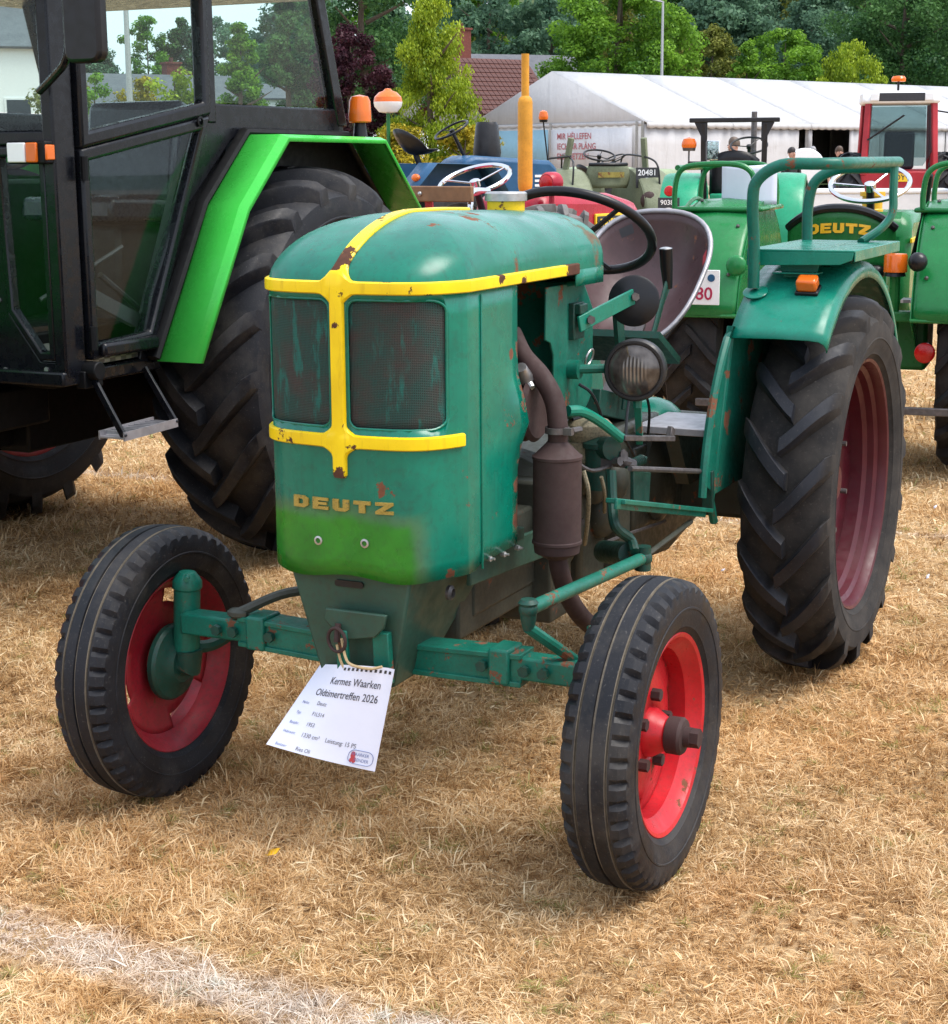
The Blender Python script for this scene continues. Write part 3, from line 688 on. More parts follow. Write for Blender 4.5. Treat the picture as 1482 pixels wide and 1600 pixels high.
# --- exhaust --------------------------------------------------------------------
YM = .305
mc = at(871, 787, 'y', YM); rm = .056
path = smooth_path([at(800, 520, 'y', .16), at(818, 556, 'y', .20), at(846, 588, 'y', .25), at(866, 625, 'y', .29), at(872, 665, 'y', YM), at(872, 690, 'y', YM)], 6)
b = MB(); b.tube(path, .023, 16); b.build('exhaust_pipe', M['muffler'], T)
zt = at(871, 712, 'y', YM).z; zb = at(871, 862, 'y', YM).z; zc = at(871, 690, 'y', YM).z
MB().lathe([(.024, zc), (.027, zc-.004), (rm*.93, zt+.004), (rm+.002, zt), (rm+.002, zt-.006), (rm, zt-.008), (rm, zb+.03), (rm+.002, zb+.028), (rm+.002, zb+.022), (rm-.001, zb+.02), (rm-.004, zb), (.03, zb-.012), (.024, zb-.016)], (mc.x, mc.y, 0), 'z', 40).build('muffler', M['muffler'], T)
path = smooth_path([(mc.x, mc.y, zb-.005), at(876, 895, 'y', YM), at(890, 935, 'y', YM+.005), at(915, 970, 'y', YM+.02), at(950, 992, 'y', YM+.04)], 6)
MB().tube(path, .0225, 16).build('tail_pipe', M['muffler'], T)
b = MB(); cc = at(871, 672, 'y', YM); b.lathe([(.025, -.007), (.028, -.007), (.028, .007), (.025, .007)], cc, 'z', 24); b.box(cc+Vector((.01, .032, 0)), (.016, .02, .016)); nut(b, cc+Vector((-.005, .035, 0)), (-1, 0.3, 0), .007, .03); b.build('exhaust_clamp', M['dark_steel'], T)
# --- clutter on the left flank of the engine -----------------------------------
b = MB()
b.lathe([(0, 0), (.055, 0), (.060, .008), (.060, .03), (.05, .04), (.035, .045), (0, .047)], at(920, 680, 'y', .20), 'z', 26); b.lathe([(.03, -.10), (.045, -.02), (.055, 0)], at(920, 680, 'y', .20), 'z', 20)
b.box(at(915, 700, 'y', .18), (.16, .08, .05)); b.build('air_filter_bowl', M['cast'], T, bevel=.004)
b = MB(); q = at(935, 712, 'y', .24); b.lathe([(0, -.09), (.032, -.085), (.034, .02), (.040, .022), (.040, .034), (.012, .045), (0, .05)], q, 'z', 20); b.lathe([(0, 0), (.03, 0), (.03, .03), (0, .035)], at(945, 700, 'y', .26), (.5, .86, .1), 16); b.build('fuel_filter', M['teal_greasy'], T)
b = MB(); q = at(955, 718, 'y', .27)
b.tube([q+Vector((.04, 0, .0)), q, q+Vector((-.05, .03, -.015))], [.018, .018, .014], 10); nut(b, q+Vector((-.045, .03, -.014)), (-.8, .5, -.2), .012, .02); nut(b, q+Vector((.0, .02, .01)), (.3, .9, .2), .016, .02); nut(b, q+Vector((.03, .02, .0)), (.3, .9, .2), .012, .02)
b.build('injection_pump', M['dark_steel'], T)
b = MB()
for (px, py, pz2, r_) in ((930, 760, .2, .04), (960, 750, .22, .05), (940, 800, .17, .06), (905, 740, .17, .05)):
    b.ball(at(px, py, 'y', pz2), r_, 14, (1, .8, 1.2))
b.box(at(950, 800, 'y', .15), (.10, .10, .30)); b.box(at(985, 760, 'y', .14), (.14, .08, .24)); b.build('timing_cover', M['oily'], T, bevel=.01)
b = MB(); b.tube(smooth_path([at(912, 735, 'y', .26), at(920, 770, 'y', .27), at(918, 820, 'y', .25), at(914, 850, 'y', .22)]), .006, 8); b.tube(smooth_path([at(940, 745, 'y', .28), at(945, 770, 'y', .28), at(945, 800, 'y', .25)]), .005, 8); b.build('fuel_hose', M['cast'], T)
b = MB(); p0 = at(985, 727, 'y', .30); p1 = at(1004, 718, 'y', .30); ax2 = (p1-p0).normalized(); e1 = ax2.orthogonal().normalized(); e2 = ax2.cross(e1)
b.tube([p0+ax2*((p1-p0).length*k/96)+e1*(.012*math.cos(k*2*math.pi/12))+e2*(.012*math.sin(k*2*math.pi/12)) for k in range(97)], .0025, 6); b.tube([p0-ax2*.03, p1+ax2*.03], .004, 6); b.build('return_spring', M['teal_greasy'], T)
b = MB(); b.lathe([(0, -.05), (.10, -.05), (.135, -.03), (.14, .03), (.10, .05), (0, .05)], at(1020, 738, 'y', .16), 'y', 36); b.build('clutch_housing', M['oily'], T)
b = MB(); b.ball(at(1015, 668, 'y', .1), .13, 20, (1.1, .8, .7)); b.build('gearbox_dome', M['teal'], T)
b = MB(); b.prism([(-.78, .42), (-.78, .74), (-1.0, .80), (-1.45, .80), (-1.95, .72), (-1.95, .44), (-1.5, .36)], 'y', -.16, .16); b.box((-1.73, 0, .5645), (.26, .86, .22)); b.build('gearbox', M['oily'], T, bevel=.015)
b = MB(); b.tube([(WBX, -.58, RR), (WBX, .58, RR)], .06, 20); b.lathe([(0, -.02), (.16, -.02), (.16, .06), (0, .06)], (WBX, .37, RR), 'y', 28); b.lathe([(0, -.06), (.16, -.06), (.16, .02), (0, .02)], (WBX, -.37, RR), 'y', 28); b.build('axle_tube', M['oily'], T)
# engine side rail and crank pulley behind the bulge
b = MB(); b.bar((-.05, .185, .63), (-.56, .185, .60), .012, .075); b.bar((-.08, .20, .675), (-.30, .20, .665), .02, .03); b.build('side_rail', M['support_green'], T, bevel=.003)
for q in (at(768, 873, 'y', .24), at(790, 866, 'y', .24), at(812, 856, 'y', .24)):
    b = MB(); nut(b, q+Vector((0, -.010, 0)), (.2, 1, 0), .0065, .011); b.tube([q, q+Vector((0, .009, 0))], .003, 6); b.build('cowl_bolt', M['steel'], T)
b = MB(); b.lathe([(.0, -.02), (.075, -.02), (.085, -.01), (.07, 0), (.085, .012), (.075, .022), (0, .022)], at(830, 640, 'y', .215)+Vector((0, 0, .01)), 'y', 30); b.build('fan_pulley', M['muffler'], T)
b = MB(); q = at(822, 592, 'y', .22); b.tube([q+Vector((.03, 0, .03)), q], [.014, .02], 12); b.tube([q, at(832, 606, 'y', .24)], [.012, .008], 10); b.build('injector', M['steel'], T)
# --- steering -----------------------------------------------------------------------
sc = Vector((-1.15, 0, 1.325)); th = math.radians(34); n_ = Vector((-math.sin(th), 0, math.cos(th))); u_ = Vector((math.cos(th), 0, math.sin(th))); w_ = Vector((0, 1, 0))
sw = MB().tube(circle(sc, u_, w_, .205, 56), .0135, 12, closed=True).build('steering_wheel', M['black_plastic'], T)
b = MB()
for k in range(3):
    a = 2*math.pi*k/3+.9; b.tube([sc-n_*.03, sc-n_*.02+(u_*math.cos(a)+w_*math.sin(a))*.1, sc+(u_*math.cos(a)+w_*math.sin(a))*.203], [.009, .008, .007], 8)
b.lathe([(0, -.04), (.028, -.04), (.030, -.005), (0, .002)], sc, n_, 18); b.build('spoke', M['black_metal'], sw)
b = MB(); b.tube([sc-n_*.03, sc-n_*.62], .019, 12); b.build('steering_column', M['teal_greasy'], T)
# drop arm, drag link and rods low on the left
b = MB(); b.tube(smooth_path([at(955, 735, 'y', .33), at(957, 780, 'y', .34), at(962, 822, 'y', .36), at(985, 842, 'y', .38), at(992, 862, 'y', .40)]), .013, 10); b.tube([at(945, 862, 'y', .22), at(985, 866, 'y', .38)], .03, 14); b.build('drop_arm', M['teal_greasy'], T)
pa = at(1005, 872, 'y', .41); pb = Vector((-.02, .40, .50)); pb = at(826, 952, 'y', .40)
b = MB(); b.tube([pa, pb], .0155, 12); b.build('drag_link', M['teal_worn'], T)
b = MB(); b.ball(pb, .021, 14); b.lathe([(0, -.045), (.012, -.045), (.017, -.02), (.019, .01), (.022, .014), (.016, .022), (0, .024)], pb+Vector((0, 0, .0)), 'z', 16); b.build('ball_joint', M['teal_greasy'], T); b = MB(); b.ball(pa, .024, 14); b.lathe([(0, -.03), (.02, -.03), (.02, .03), (0, .03)], pa, 'z', 14); b.build('ball_joint', M['teal_greasy'], T)
b = MB(); b.tube([pa, at(1080, 815, 'y', .40)], .007, 8); b.build('brake_rod', M['oily'], T)
b = MB(); q = at(812, 972, 'y', .40); b.tube([pb+Vector((0, 0, -.04)), Vector((-.06, .50, .415)), Vector((-.03, .54, .40))], .013, 10); b.build('track_arm', M['teal_worn'], T)
# --- operator area: pedal bar, foot step, levers ---------------------------------------
b = MB(); b.tube(smooth_path([at(888, 642, 'y', .26), at(910, 643, 'y', .28), at(940, 660, 'y', .30), at(972, 685, 'y', .33)], 5), .013, 10, squash=((0, 0, 1), 1, 1)); b.build('pedal_tube', M['teal'], T)
b = MB(); b.bar(at(970, 684, 'y', .33), at(1048, 685, 'y', .36), .03, .014); b.bar(at(1047, 686, 'y', .36), at(1050, 668, 'y', .36), .014, .03, (1, 0, 0)); b.build('pedal_bar', M['dark_steel'], T, bevel=.002)
sp = [at(1028, 648, 'z', .80), at(1082, 619, 'z', .80), at(1112, 619, 'z', .80), at(1112, 655, 'z', .80)]
z0 = .80
b = MB(); b.prism([(-1.12, .18), (-1.40, .18), (-1.40, .385), (-1.12, .385)], 'z', z0-.02, z0); b.build('foot_board', M['grey_plate'], T, bevel=.002)
b = MB(); b.prism([(-1.14, .779), (-1.39, .779), (-1.39, .62), (-1.25, .62)], 'y', .26, .30); b.build('foot_board_bracket', M['oily'], T)
q0 = at(962, 784, 'y', .42); q1 = at(1103, 794, 'y', .42)
b = MB(); b.bar(at(962, 783, 'y', .40), at(1102, 797, 'y', .40), .05, .012); b.bar(at(962, 787, 'y', .41), at(1102, 801, 'y', .41), .008, .026); b.build('lower_footplate', M['teal_worn'], T, bevel=.002)
b = MB(); b.prism([(at(988, 735, 'y', .34).x, at(988, 735, 'y', .34).z), (at(1015, 738, 'y', .34).x, at(1015, 738, 'y', .34).z), (at(1012, 788, 'y', .34).x, at(1012, 788, 'y', .34).z), (at(988, 785, 'y', .34).x, at(988, 785, 'y', .34).z)], 'y', .335, .345); b.build('step_bracket', M['teal_greasy'], T, bevel=.002); b = MB(); b.bar(at(1107, 735, 'y', .39), at(1107, 795, 'y', .39), .02, .03, (0, 1, 0)); b.build('step_bracket', M['teal_greasy'], T, bevel=.002)
b = MB(); b.tube([at(985, 732, 'y', .36), at(1108, 737, 'y', .39)], .007, 8); b.build('clutch_rod', M['dark_steel'], T)
b = MB(); b.tube([at(1043, 442, 'y', .22), at(1022, 520, 'y', .21), at(1005, 560, 'y', .2)], .010, 10, squash=((1, 0, 0), 1.6, .6)); b.tube([at(1047, 392, 'y', .20), at(1047, 440, 'y', .20), at(1036, 470, 'y', .21)], .008, 8); lv = b.build('hand_lever', M['teal_greasy'], T)
b = MB(); b.tube([at(1041, 388, 'y', .22), at(1042, 415, 'y', .22), at(1044, 450, 'y', .22)], [.019, .018, .013], 14); b.build('lever_grip', M['black_plastic'], lv)
MB().ball(at(1041, 389, 'y', .22), .018, 14, (1, 1, .35)).build('grip_cap', M['steel'], lv)
b = MB(); b.bar(at(965, 480, 'y', .16), at(975, 610, 'y', .16), .05, .012, (0, 1, 0)); b.bar(at(950, 520, 'y', .1), at(985, 560, 'y', .1), .3, .02); b.tube([at(985, 540, 'y', .15), at(975, 640, 'y', .15)], .008, 8); b.build('dash_support', M['teal_greasy'], T)
b = MB(); b.bar(at(895, 625, 'y', .05), at(960, 640, 'y', .05), .16, .07); b.ball(at(905, 622, 'y', .12), .028, 16); b.build('battery_shelf', M['teal_greasy'], T, bevel=.003)
b = MB(); b.tube(smooth_path([at(985, 610, 'y', .25), at(980, 650, 'y', .26), at(978, 690, 'y', .28)]), .004, 6); b.build('cable', M['black_plastic'], T)
for i_, (pts_, r_, m_) in enumerate((([(905, 600, .19), (925, 615, .22), (940, 650, .24), (950, 700, .25)], .004, 'black_plastic'), ([(880, 690, .22), (900, 720, .25), (925, 735, .27), (955, 728, .28)], .005, 'dark_steel'), ([(895, 655, .2), (925, 650, .22), (960, 670, .24), (985, 700, .25), (1000, 740, .25)], .004, 'black_plastic'), ([(1005, 600, .3), (1015, 640, .28), (1012, 690, .26)], .004, 'black_plastic'), ([(940, 850, .2), (980, 835, .22), (1040, 815, .2)], .005, 'dark_steel'))):
    MB().tube(smooth_path([at(a_, c_, 'y', y_) for a_, c_, y_ in pts_], 6), r_, 6).build('hose', M[m_], T)
for k_ in range(6):
    q = at(905+(k_ % 3)*22, 720+(k_//3)*95, 'y', .165); nut(MB(), q, (0, 1, 0), .009, .012).build('engine_bolt', M['dark_steel'], T)
# --- seat pan ---------------------------------------------------------------------------
SX = -1.62; cS = Vector((-1.65, 0, 1.185)); aS = Vector((-.175, 0, .168)); nS = Vector((.66, 0, .75)).normalized(); rows = []
for i in range(15):
    r_ = i/14; row = []
    for j in range(56):
        f_ = 2*math.pi*j/56; c_, s_ = math.cos(f_), math.sin(f_); k_ = (abs(c_)**2.7+abs(s_)**2.7)**(-1/2.7)
        p = cS+aS*(r_*k_*c_)+Vector((0, (.196+.018*c_)*r_*k_*s_, 0))-nS*(.145*(1-r_**2.4))+Vector((0, 0, .010*math.cos(2*f_)*r_**3))
        if c_ < 0: p += nS*(-.045*c_*c_*r_**2)+Vector((.05*c_*c_*r_**2, 0, -.02*c_*c_*r_**2))
        row.append(p)
    rows.append(row)
sp_ = MB().grid(rows, closed=True).build('seat', M['rusty_seat'], T, solid=.004, smooth=60)
MB().tube(rows[-1], .008, 8, closed=True).build('seat_rim', M['grey_plate'], sp_, smooth=60)
for j_, m_ in ((9, 'ink_red'), (50, 'ink')):      # two small stickers on the pan
    q = [rows[i_][j_+k_]+nS*.003 for i_, k_ in ((12, 0), (12, 2), (13, 2), (13, 0))]; MB().poly(q).build('sticker', M[m_], sp_)
b = MB(); b.bar((SX+.0, 0, 1.03), (SX+.25, 0, .80), .06, .012); b.build('seat_spring', M['dark_steel'], T)
# --- rear fenders with passenger bench ----------------------------------------------
FR = .66; YI, YO = .40, .66
def fender(s_, bench):
    rows = []; A0, A1 = math.radians(45.5), math.radians(168)
    for i in range(37):
        a = A0+(A1-A0)*i/36; row = []
        for (yy, dr) in ((YI, 0), (YI+.05, .002), (YI+.13, .004), (YO-.04, .002), (YO-.012, -.003), (YO, -.014), (YO+.004, -.030), (YO+.003, -.046)):
            r_ = FR+dr; row.append((WBX+r_*math.cos(a), s_*yy, RR+r_*math.sin(a)))
        rows.append(row)
    f = MB().grid(rows).build('fender', M['teal'], T, solid=.003, off=1 if s_ > 0 else -1, smooth=50)
    out = [(WBX+FR*math.cos(a), RR+FR*math.sin(a)) for a in [math.radians(8+i*4) for i in range(41)]]
    out += [(WBX-.62, .615), (WBX+.56, .615)]
    MB().prism(out, 'y', s_*(YI-.003), s_*YI).build('fender_skirt', M['teal_worn'], f)
    MB().tube([(WBX+(FR+.004)*math.cos(a), s_*(YI-.004), RR+(FR+.004)*math.sin(a)) for a in [math.radians(5+i*4) for i in range(12)]]+[(-1.16, s_*(YI-.01), .60), (-1.20, s_*(YI-.01), .53)], .012, 8).build('fender_edge_strip', M['teal_worn'], f)
    # bench and its rail (left side only)
    if not bench: return
    b = MB(); b.prism([(-1.43, s_*.395), (-2.02, s_*.395), (-2.02, s_*.70), (-1.43, s_*.70)], 'z', 1.266, 1.272); b.prism([(s_*.396, 1.266), (s_*.698, 1.266), (s_*.694, 1.245), (s_*.66, 1.232), (s_*.396, 1.226)], 'x', -1.434, -1.430); b.box((-1.73, s_*.70, 1.256), (.59, .004, .03))
    be = b.build('bench_seat', M['teal'], T, bevel=.0015)
    for x_ in (-1.50, -1.93):
        b = MB(); b.add([(x_, s_*.46, 1.266), (x_, s_*.60, 1.266), (x_, s_*.575, 1.19), (x_, s_*.485, 1.19), (x_-.004, s_*.46, 1.266), (x_-.004, s_*.60, 1.266), (x_-.004, s_*.575, 1.19), (x_-.004, s_*.485, 1.19)], [(0,1,2,3),(7,6,5,4),(0,4,5,1),(1,5,6,2),(2,6,7,3),(3,7,4,0)])
        b.box((x_-.02 if x_ < -1.7 else x_+.02, s_*.53, 1.205), (.06, .13, .004)); b.build('bench_bracket', M['teal'], be, bevel=.001)

    p = smooth_path([(-1.405, s_*.425, 1.165), (-1.40, s_*.425, 1.28), (-1.385, s_*.422, 1.40), (-1.38, s_*.435, 1.462), (-1.38, s_*.50, 1.503), (-1.38, s_*.60, 1.506), (-1.42, s_*.655, 1.507), (-1.52, s_*.675, 1.508), (-1.8, s_*.68, 1.508), (-2.03, s_*.685, 1.508)], 6)
    MB().tube(p, .0165, 12).build('bench_rail', M['teal_worn'], be)
    p = smooth_path([(-2.0, s_*.42, 1.27), (-2.0, s_*.42, 1.38), (-2.0, s_*.44, 1.45), (-2.0, s_*.50, 1.485), (-2.0, s_*.58, 1.49), (-2.0, s_*.67, 1.49)], 6)
    MB().tube(p, .0165, 12).build('bench_rail', M['teal_worn'], be)
    p = smooth_path([(-1.985, s_*.683, 1.505), (-1.985, s_*.683, 1.42), (-1.985, s_*.683, 1.36), (-1.96, s_*.66, 1.315), (-1.90, s_*.61, 1.272)], 6)
    MB().tube(p, .0175, 12, squash=((1, 0, 0), 1.3, .7)).build('bench_rail', M['teal_worn'], be)
    MB().lathe([(0, 0), (.034, 0), (.036, .005), (.030, .008), (0, .009)], (-1.412, s_*.43, 1.150), (.45, 0, .9), 24).build('rail_foot', M['teal'], be)
    # amber marker lamp on the fender
    a = math.radians(63); c = Vector((WBX+(FR+.004)*math.cos(a), s_*.575, RR+(FR+.004)*math.sin(a))); n = Vector((math.cos(a), 0, math.sin(a))); t_ = Vector((math.sin(a), 0, -math.cos(a)))
    rot = Matrix((t_, (0, 1, 0), n)).transposed()
    l_ = MB().box(c+n*.006, (.050, .066, .012), rot).build('marker_lamp', M['black_plastic'], f, bevel=.004)
    MB().box(c+n*.028, (.044, .058, .036), rot).build('amber_lens', M['amber'], l_, bevel=.008)
fender(1, True); fender(-1, False)
# ================================================================== the big green tractor with the black cab
BX, BY = -2.42, -2.445
B = tag(empty('cab_tractor', (BX, BY, 0)), 'large bright green tractor with black framed glass cab and tall lugged rear tyres', 'tractor')
BL = (-BX, -BY, 0)
CABM = None
def bb(b, name, m, parent=None, **k):
    if CABM is not None: b.xf(CABM)
    o = b.build(name, m, parent or B, **k)
    if parent is None: o.location = BL
    return o
plain('cab_black', (.0045, .0052, .0075), .28, var=.15, spec=.28); plain('cab_dark', (.003, .0033, .004), .55, var=.2, spec=.2)
paint('bright_green', (.045, .50, .06), .26, .0, scale=5, dirt=.05, fade=.06)
plain('cab_interior', (.030, .033, .038), .6, var=.2); plain('seat_vinyl', (.030, .033, .048), .28, var=.2, scale=30); plain('pink_rim', (.42, .03, .06), .5, var=.2)
YC = -1.92; YR = -3.453     # cab drawing, set on the chassis by CABM below
# wheels
bt_me = lug_tyre(.752, .212, .46, .052, 19, .058, .78, 96, 10).mesh('tyre', 32); bt_me.materials.append(M['rubber'])
for y, o_ in ((-1.69, 1), (-3.2, -1)):
    w = MB().lathe([(0, .06), (.09, .06), (.10, 0), (.16, -.02), (.16, -.05), (0, -.05)], (0, 0, 0), 'y', 24).build('rear_wheel', M['pink_rim'], B, loc=(0, y-BY, .75), rot=(0, 0, 0 if o_ > 0 else math.pi))
    t = bpy.data.objects.new('tyre', bt_me); COL.objects.link(t); t.parent = w
    if o_ < 0: t.scale = (-1, 1, 1)
    MB().lathe([(.47, .165), (.462, .17), (.45, .16), (.435, .12), (.41, .09), (.40, .0), (.41, -.09), (.435, -.12), (.45, -.16), (.47, -.17)], (0, 0, 0), 'y', 64).build('rim', M['pink_rim'], w, solid=.005)
    MB().lathe([(.405, .02), (.30, -.01), (.16, -.03), (.1, -.03)], (0, 0, 0), 'y', 48).build('disc', M['pink_rim'], w, solid=.006)
ft_me = lug_tyre(.50, .15, .30, .035, 18, .045, .78, 64, 7).mesh('tyre', 32); ft_me.materials.append(M['rubber'])
for y, o_ in ((-1.72, 1), (-3.17, -1)):
    w = MB().lathe([(.31, .11), (.29, .09), (.27, .0), (.10, .03), (0, .05)], (0, 0, 0), 'y', 40).build('front_wheel', M['pink_rim'], B, loc=(2.35, y-BY, .50), rot=(0, 0, 0 if o_ > 0 else math.pi), solid=.006)
    t = bpy.data.objects.new('tyre', ft_me); COL.objects.link(t); t.parent = w
# chassis, hood, front axle
b = MB(); b.box((-2.2, BY, .72), (1.6, .50, .42)); b.box((-.6, BY, .70), (1.9, .36, .34)); b.box((BX, BY, .75), (.4, 1.2, .30)); b.box((-1.75, BY, .80), (1.0, 1.0, .06)); b.box((-1.15, -2.15, .70), (.5, .12, .14)); bb(b, 'chassis', M['cab_dark'], bevel=.01)
b = MB(); b.prism([(-1.28, .95), (-1.28, 1.50), (-.2, 1.46), (.42, 1.38), (.50, 1.30), (.50, .80), (.2, .80), (.1, .95)], 'y', -2.72, -2.17); bb(b, 'engine_hood', M['bright_green'], bevel=.03)
b = MB(); b.box((-.04, BY, .5), (.16, 1.2, .14)); bb(b, 'front_axle', M['cab_dark'], bevel=.01)
b = MB(); b.box((.505, BY, 1.08), (.02, .40, .42)); bb(b, 'radiator_grille', M['cab_dark'])
# fenders: folded sheet outside the cab wall
prof = [(-1.49, .852), (-1.815, 1.367), (-2.10, 1.614), (-2.85, 1.609), (-3.18, 1.308)]
for s_ in (1, -1):
    yo = BY+s_*(.925); ym = BY+s_*(.895); yi = BY+s_*.755; yw = BY+s_*.700
    def off(p, d):   # shrink towards the axle
        v = Vector((p[0]-BX, p[1]-.75)); return (p[0]-v.normalized().x*d, p[1]-v.normalized().y*d)
    rows = []
    for p in prof:
        q = off(p, .012); e = off(p, .026); rows.append([(p[0], yi, p[1]), (p[0], ym, p[1]), (q[0], yo, q[1]), (e[0], yo, e[1])])
    f = bb(MB().grid(rows), 'fender', M['bright_green'], solid=.004, off=0, smooth=20)
    MB().grid([[(p[0]+.002, yi, p[1]-.004), (p[0]-.03, yw, p[1]-.01)] for p in prof]).build('fender_inner', M['cab_dark'] if s_ > 0 else M['bright_green'], f, solid=.004, smooth=20)
    pl = [(p[0]-.03, p[1]-.01) for p in prof]+[(-3.1, .95), (-1.9, .80)]
    MB().prism(pl, 'y', yw-.003*s_, yw+.003*s_).build('fender_cheek', M['cab_dark'] if s_ > 0 else M['bright_green'], f)
    # black rubber edging between cab and fender
    b = MB(); path = [(p[0]+.008, yi-.010*s_, p[1]+.010) for p in prof[:4]]; b.tube(path, .018, 8, squash=((0, 1, 0), 1.4, 1)); b.build('fender_seal', M['cab_dark'], f)
# cab frame
CABM = Matrix.Translation((.175, .0958, .0828)) @ Matrix.Scale(.9457, 4)
def cp(p): return CABM.inverted() @ Vector(p)
def ring(outer, inner, y0, y1, b):
    n = len(outer); vs = [(p[0], y, p[1]) for y in (y0, y1) for p in outer]+[(p[0], y, p[1]) for y in (y0, y1) for p in inner]; fs = []
    for i in range(n):
        j = (i+1) % n
        fs += [(i, j, 2*n+j, 2*n+i), (n+i, 3*n+i, 3*n+j, n+j), (i, n+i, n+j, j), (2*n+i, 2*n+j, 3*n+j, 3*n+i)]
    return b.add(vs, fs)
fr = MB()
for y in (YC, YR):
    s_ = 1 if y == YC else -1
    fr.prism([(-1.29, .80), (-1.29, 2.25), (-1.40, 2.25), (-1.40, .80)], 'y', y-.05*s_, y)                     # front post
    fr.prism([(-2.185, 1.66), (-2.185, 2.25), (-2.245, 2.25), (-2.245, 1.66)], 'y', y-.05*s_, y)               # middle post
    fr.prism([(-3.16, 1.66), (-2.98, 2.25), (-3.05, 2.25), (-3.24, 1.66)], 'y', y-.05*s_, y)                   # rear post
    fr.prism([(-2.19, 1.735), (-3.2, 1.735), (-3.22, 1.60), (-2.35, 1.60), (-2.05, 1.36), (-1.80, .97), (-1.755, .80), (-1.70, .80), (-1.79, 1.05), (-2.19, 1.69)], 'y', y-.04*s_, y-.004*s_)
fr.box((-1.32, (YC+YR)/2, 1.60), (.05, 1.53, .05)); fr.box((-3.16, (YC+YR)/2, 1.66), (.05, 1.5, .08)); fr.box((-1.55, (YC+YR)/2, .80), (.55, 1.53, .05))
cf = bb(fr, 'cab_frame', M['cab_black'], bevel=.008)
b = MB(); b.box((-2.18, (YC+YR)/2, 2.275), (2.45, 1.72, .14)); b.box((-2.2, (YC+YR)/2, 2.36), (2.1, 1.5, .05)); bb(b, 'cab_roof', M['cab_black'], bevel=.03)
# left door (hinged on the front post) and its two panes
dn = MB()
up_o = [(-1.41, 1.565), (-2.178, 1.69), (-2.178, 2.24), (-1.41, 2.24)]; up_i = [(-1.455, 1.625), (-2.135, 1.735), (-2.135, 2.20), (-1.455, 2.20)]
ring(up_o, up_i, YC-.03, YC+.022, dn)
lo_o = [(-1.41, .852), (-1.775, .872), (-2.178, 1.69), (-1.41, 1.565)]; lo_i = [(-1.452, .905), (-1.752, .922), (-2.112, 1.632), (-1.452, 1.525)]
ring(lo_o, lo_i, YC-.03, YC+.018, dn)
dr = bb(dn, 'door', M['cab_black'], bevel=.010)
b = MB(); b.poly([(p[0], YC-.004, p[1]) for p in up_i]); b.xf(CABM).build('window_pane', M['glass'], dr, solid=.004, smooth=0)
b = MB(); b.poly([(p[0], YC-.004, p[1]) for p in lo_i]); b.xf(CABM).build('window_pane', M['glass'], dr, solid=.004, smooth=0)
MB().lathe([(.012, 0), (.018, .0), (.020, .006), (.012, .008)], (-2.10, YC+.02, 1.665), 'y', 18).xf(CABM).build('door_lock', M['cab_dark'], dr)
for z in (.93, 1.5): MB().tube([(-1.405, YC+.03, z-.04), (-1.405, YC+.03, z+.04)], .014, 10).xf(CABM).build('door_hinge', M['cab_dark'], dr)
MB().bar((-1.44, YC+.035, .885), (-1.76, YC+.035, .885), .03, .05).xf(CABM).build('door_sill', M['cab_black'], dr, bevel=.012)
# side rear panes, windscreen, rear pane, right side glass
b = MB(); b.poly([(-2.245, YC-.02, 1.74), (-3.15, YC-.02, 1.74), (-3.0, YC-.02, 2.24), (-2.245, YC-.02, 2.24)]); bb(b, 'side_pane', M['glass'], solid=.004, smooth=0)
b = MB(); b.poly([(-2.245, YR+.02, 1.74), (-3.15, YR+.02, 1.74), (-3.0, YR+.02, 2.24), (-2.245, YR+.02, 2.24)]); bb(b, 'side_pane', M['glass'], solid=.004, smooth=0)
b = MB(); b.poly([(-1.41, YR+.02, .9), (-1.78, YR+.02, .9), (-2.17, YR+.02, 1.69), (-2.17, YR+.02, 2.24), (-1.41, YR+.02, 2.24)]); bb(b, 'side_pane', M['glass'], solid=.004, smooth=0)
b = MB(); b.poly([(-1.315, YC-.05, 1.625), (-1.315, YR+.05, 1.625), (-1.315, YR+.05, 2.22), (-1.315, YC-.05, 2.22)]); bb(b, 'windscreen', M['glass'], solid=.004, smooth=0)
b = MB(); b.poly([(-3.13, YC-.05, 1.70), (-3.13, YR+.05, 1.70), (-3.02, YR+.05, 2.22), (-3.02, YC-.05, 2.22)]); bb(b, 'rear_pane', M['glass'], solid=.004, smooth=0)
# lower front quarter window beside the hood
q_o = [(YC-.045, 1.575), (YC-.045, .86), (YC-.115, .86), (YC-.24, 1.02), (YC-.26, 1.575)]; q_i = [(YC-.07, 1.54), (YC-.07, .89), (YC-.105, .89), (YC-.215, 1.03), (YC-.235, 1.54)]
b = MB(); n = 5; vs = [(x, p[0], p[1]) for x in (-1.33, -1.29) for p in q_o]+[(x, p[0], p[1]) for x in (-1.33, -1.29) for p in q_i]; fs = []
for i in range(n):
    j = (i+1) % n; fs += [(i, j, 2*n+j, 2*n+i), (n+i, 3*n+i, 3*n+j, n+j), (i, n+i, n+j, j), (2*n+i, 2*n+j, 3*n+j, 3*n+i)]
qw = bb(b.add(vs, fs), 'quarter_window', M['cab_black'], bevel=.006)
MB().poly([(-1.31, p[0], p[1]) for p in q_i]).xf(CABM).build('window_pane', M['glass'], qw, solid=.003, smooth=0)
b = MB(); b.prism([(YC-.262, 1.58), (YC-.24, 1.015), (YC-.117, .855), (YC-.05, .855), (YC-.05, .79), (YC-.42, .79), (YC-.42, 1.58)], 'x', -1.32, -1.30); pn = bb(b, 'front_panel', M['cab_black'], bevel=.004)
